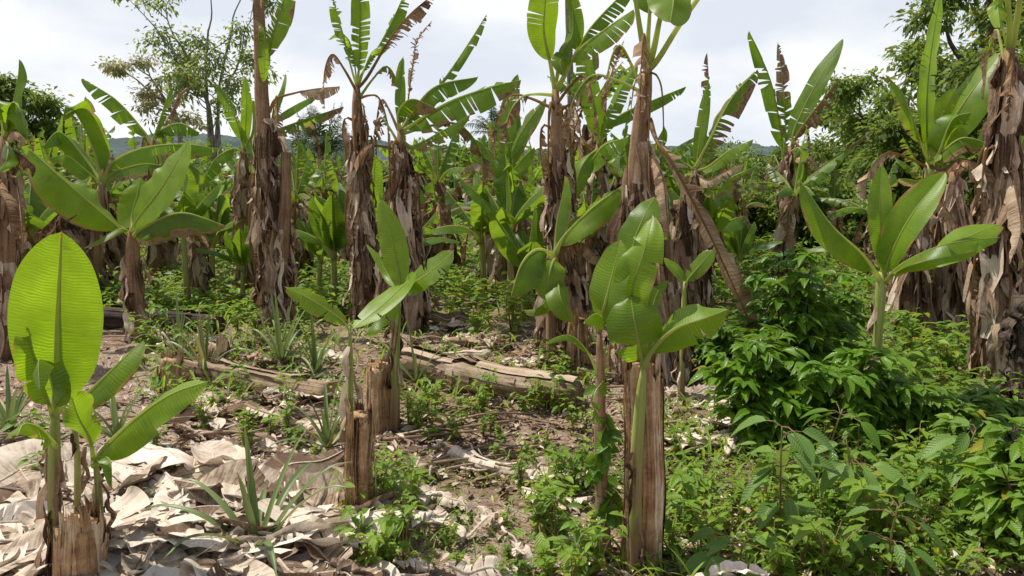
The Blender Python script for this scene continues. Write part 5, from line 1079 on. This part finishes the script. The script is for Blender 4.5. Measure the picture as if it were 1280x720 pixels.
# a climbing vine on the thin stem
P = px_path([(758, 688), (752, 600), (750, 520), (749, 412)], 3.10); rgv = np.random.default_rng(8); vb = P[0].copy(); vn = thing('climbing_vine', 'dark leaved vine climbing the thin stem left of the thick stump', 'vine', vb)
s = np.linspace(0, .8, 60); C = np.stack([np.interp(s, np.linspace(0, 1, len(P)), P[:, k]) for k in range(3)], 1)+.034*np.stack([np.cos(s*22), np.sin(s*22), 0*s], 1)
mb = MB(); tube(mb, C, .003, 5); mb.build('stem', M['greenstem'], vn, vb); ii = np.repeat(np.arange(8, 60), 2); ii = ii[(np.abs(s[ii]-.45) < .22) | (rgv.random(len(ii)) < .2)]; mb = MB()
leaflets(mb, C[ii], nrm(np.stack([rgv.normal(0, 1, len(ii)), rgv.normal(-.4, .8, len(ii)), rgv.normal(-.3, .4, len(ii))], 1)), nrm(rgv.normal(0, .4, (len(ii), 3))+NP([0, -.6, .6])), rgv.uniform(.045, .085, len(ii)), .7, rgv, T_FULL, shade=rgv.uniform(.1, .5, len(ii))); mb.build('foliage', M['coffee'], vn, vb)

# ground cover beyond (nobody could count it)
def cover(n, pick, h, ls, mat, sd, ratio=.45):
    rg = np.random.default_rng(sd); P = NP([pick(rg) for _ in range(n)]); cl = rg.random(n)**1.5
    P[:, 2] += h*(.06+cl*.94)*(.35+.65*np.clip(np.sin(P[:, 0]*1.9+np.sin(P[:, 1]*1.3)*2)*.5+.5, 0, 1)); a = rg.uniform(0, 6.28, n)
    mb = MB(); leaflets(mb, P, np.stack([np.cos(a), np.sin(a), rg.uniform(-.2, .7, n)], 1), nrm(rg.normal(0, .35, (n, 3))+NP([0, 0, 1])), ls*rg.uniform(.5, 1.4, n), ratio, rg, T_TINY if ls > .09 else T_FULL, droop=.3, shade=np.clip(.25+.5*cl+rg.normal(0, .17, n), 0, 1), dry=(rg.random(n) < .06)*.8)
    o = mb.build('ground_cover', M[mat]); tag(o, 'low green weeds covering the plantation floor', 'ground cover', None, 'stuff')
def pk(y0, y1, px0=-100, px1=1380):
    def f(rg):
        Y = y0+(y1-y0)*rg.random(); q = at(rg.uniform(px0, px1), 300, Y); q[2] = gz(q[0], q[1]); return q
    return f
cover(22000, pk(8.2, 14), .4, .11, 'weed', 1); cover(16000, pk(8, 16), .5, .10, 'weedbright', 2); cover(24000, pk(14, 28), .7, .22, 'weed', 3)
cover(4000, pk(7.7, 8.6, -60, 460), .3, .09, 'weedbright', 4); cover(9000, pk(5., 8.5, 900, 1360), .22, .07, 'weed', 5); cover(5000, pk(2.8, 5.2, 960, 1360), .14, .05, 'weed', 6); cover(900, pk(2.9, 5, 800, 980), .09, .04, 'weed', 7)
# grass blades
def grass(n, pick, h, sd):
    rg = np.random.default_rng(sd); P = NP([pick(rg) for _ in range(n)]); a = rg.uniform(0, 6.28, n); d = np.stack([np.cos(a)*.6, np.sin(a)*.6, rg.uniform(.5, 1.4, n)], 1)
    mb = MB(); leaflets(mb, P, d, nrm(np.stack([-np.cos(a), -np.sin(a), np.full(n, .5)], 1)), h*rg.uniform(.4, 1.3, n), .07, rg, T_FULL, droop=.5, fold=.5); o = mb.build('grass', M['weedbright']); tag(o, 'thin grass blades between weeds', 'grass', None, 'stuff')
grass(2600, pk(2.8, 5, 780, 1340), .2, 1); grass(1500, pk(5, 8, 150, 760), .25, 3); grass(900, pk(2.9, 4.2, 430, 760), .10, 2)
# ================================================================ sky, sun, camera
SUN_EL, SUN_AZ = R(63), math.atan2(-.78, .38)       # azimuth clockwise from +Y
sd = bpy.data.lights.new('sun', 'SUN'); sd.energy = 5.; sd.angle = R(.6); sd.color = (1, .955, .88)
so = bpy.data.objects.new('sun', sd); col.objects.link(so)
sv = Vector((math.sin(SUN_AZ)*math.cos(SUN_EL), math.cos(SUN_AZ)*math.cos(SUN_EL), math.sin(SUN_EL)))
so.rotation_euler = sv.to_track_quat('Z', 'Y').to_euler(); so.location = (0, 0, 30)
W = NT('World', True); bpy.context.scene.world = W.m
sky = W.n('ShaderNodeTexSky', sky_type='NISHITA', sun_disc=False, sun_elevation=SUN_EL, sun_rotation=SUN_AZ, air_density=1., dust_density=2.5, ozone_density=1.)
gen = W.n('ShaderNodeTexCoord').outputs['Generated']
sp = W.n('ShaderNodeSeparateXYZ', {0: gen}); zz = sp.outputs[2]
sc = W.n('ShaderNodeVectorMath', {0: gen, 1: (3.2, 3.2, 7.5)}, operation='MULTIPLY').outputs[0]
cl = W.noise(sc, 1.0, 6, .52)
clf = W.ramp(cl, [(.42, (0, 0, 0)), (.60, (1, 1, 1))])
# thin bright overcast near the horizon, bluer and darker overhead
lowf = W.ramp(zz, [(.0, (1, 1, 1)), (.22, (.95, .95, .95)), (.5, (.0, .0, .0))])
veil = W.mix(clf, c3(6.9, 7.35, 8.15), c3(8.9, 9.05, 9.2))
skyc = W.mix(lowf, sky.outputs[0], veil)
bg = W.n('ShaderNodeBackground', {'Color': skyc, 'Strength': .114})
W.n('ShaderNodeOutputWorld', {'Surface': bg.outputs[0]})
cd = bpy.data.cameras.new('camera'); cd.sensor_width = 36; cd.lens = 36*F/1280; cd.clip_end = 5000; cd.clip_start = .05
co = bpy.data.objects.new('camera', cd); col.objects.link(co); co.location = (0, 0, CAM_H); co.rotation_euler = (R(90)-PITCH, 0, 0)
S = bpy.context.scene; S.camera = co
S.view_settings.view_transform = 'Standard'; S.view_settings.look = 'None'; S.view_settings.exposure = 0
S.render.resolution_x, S.render.resolution_y = 1024, 576
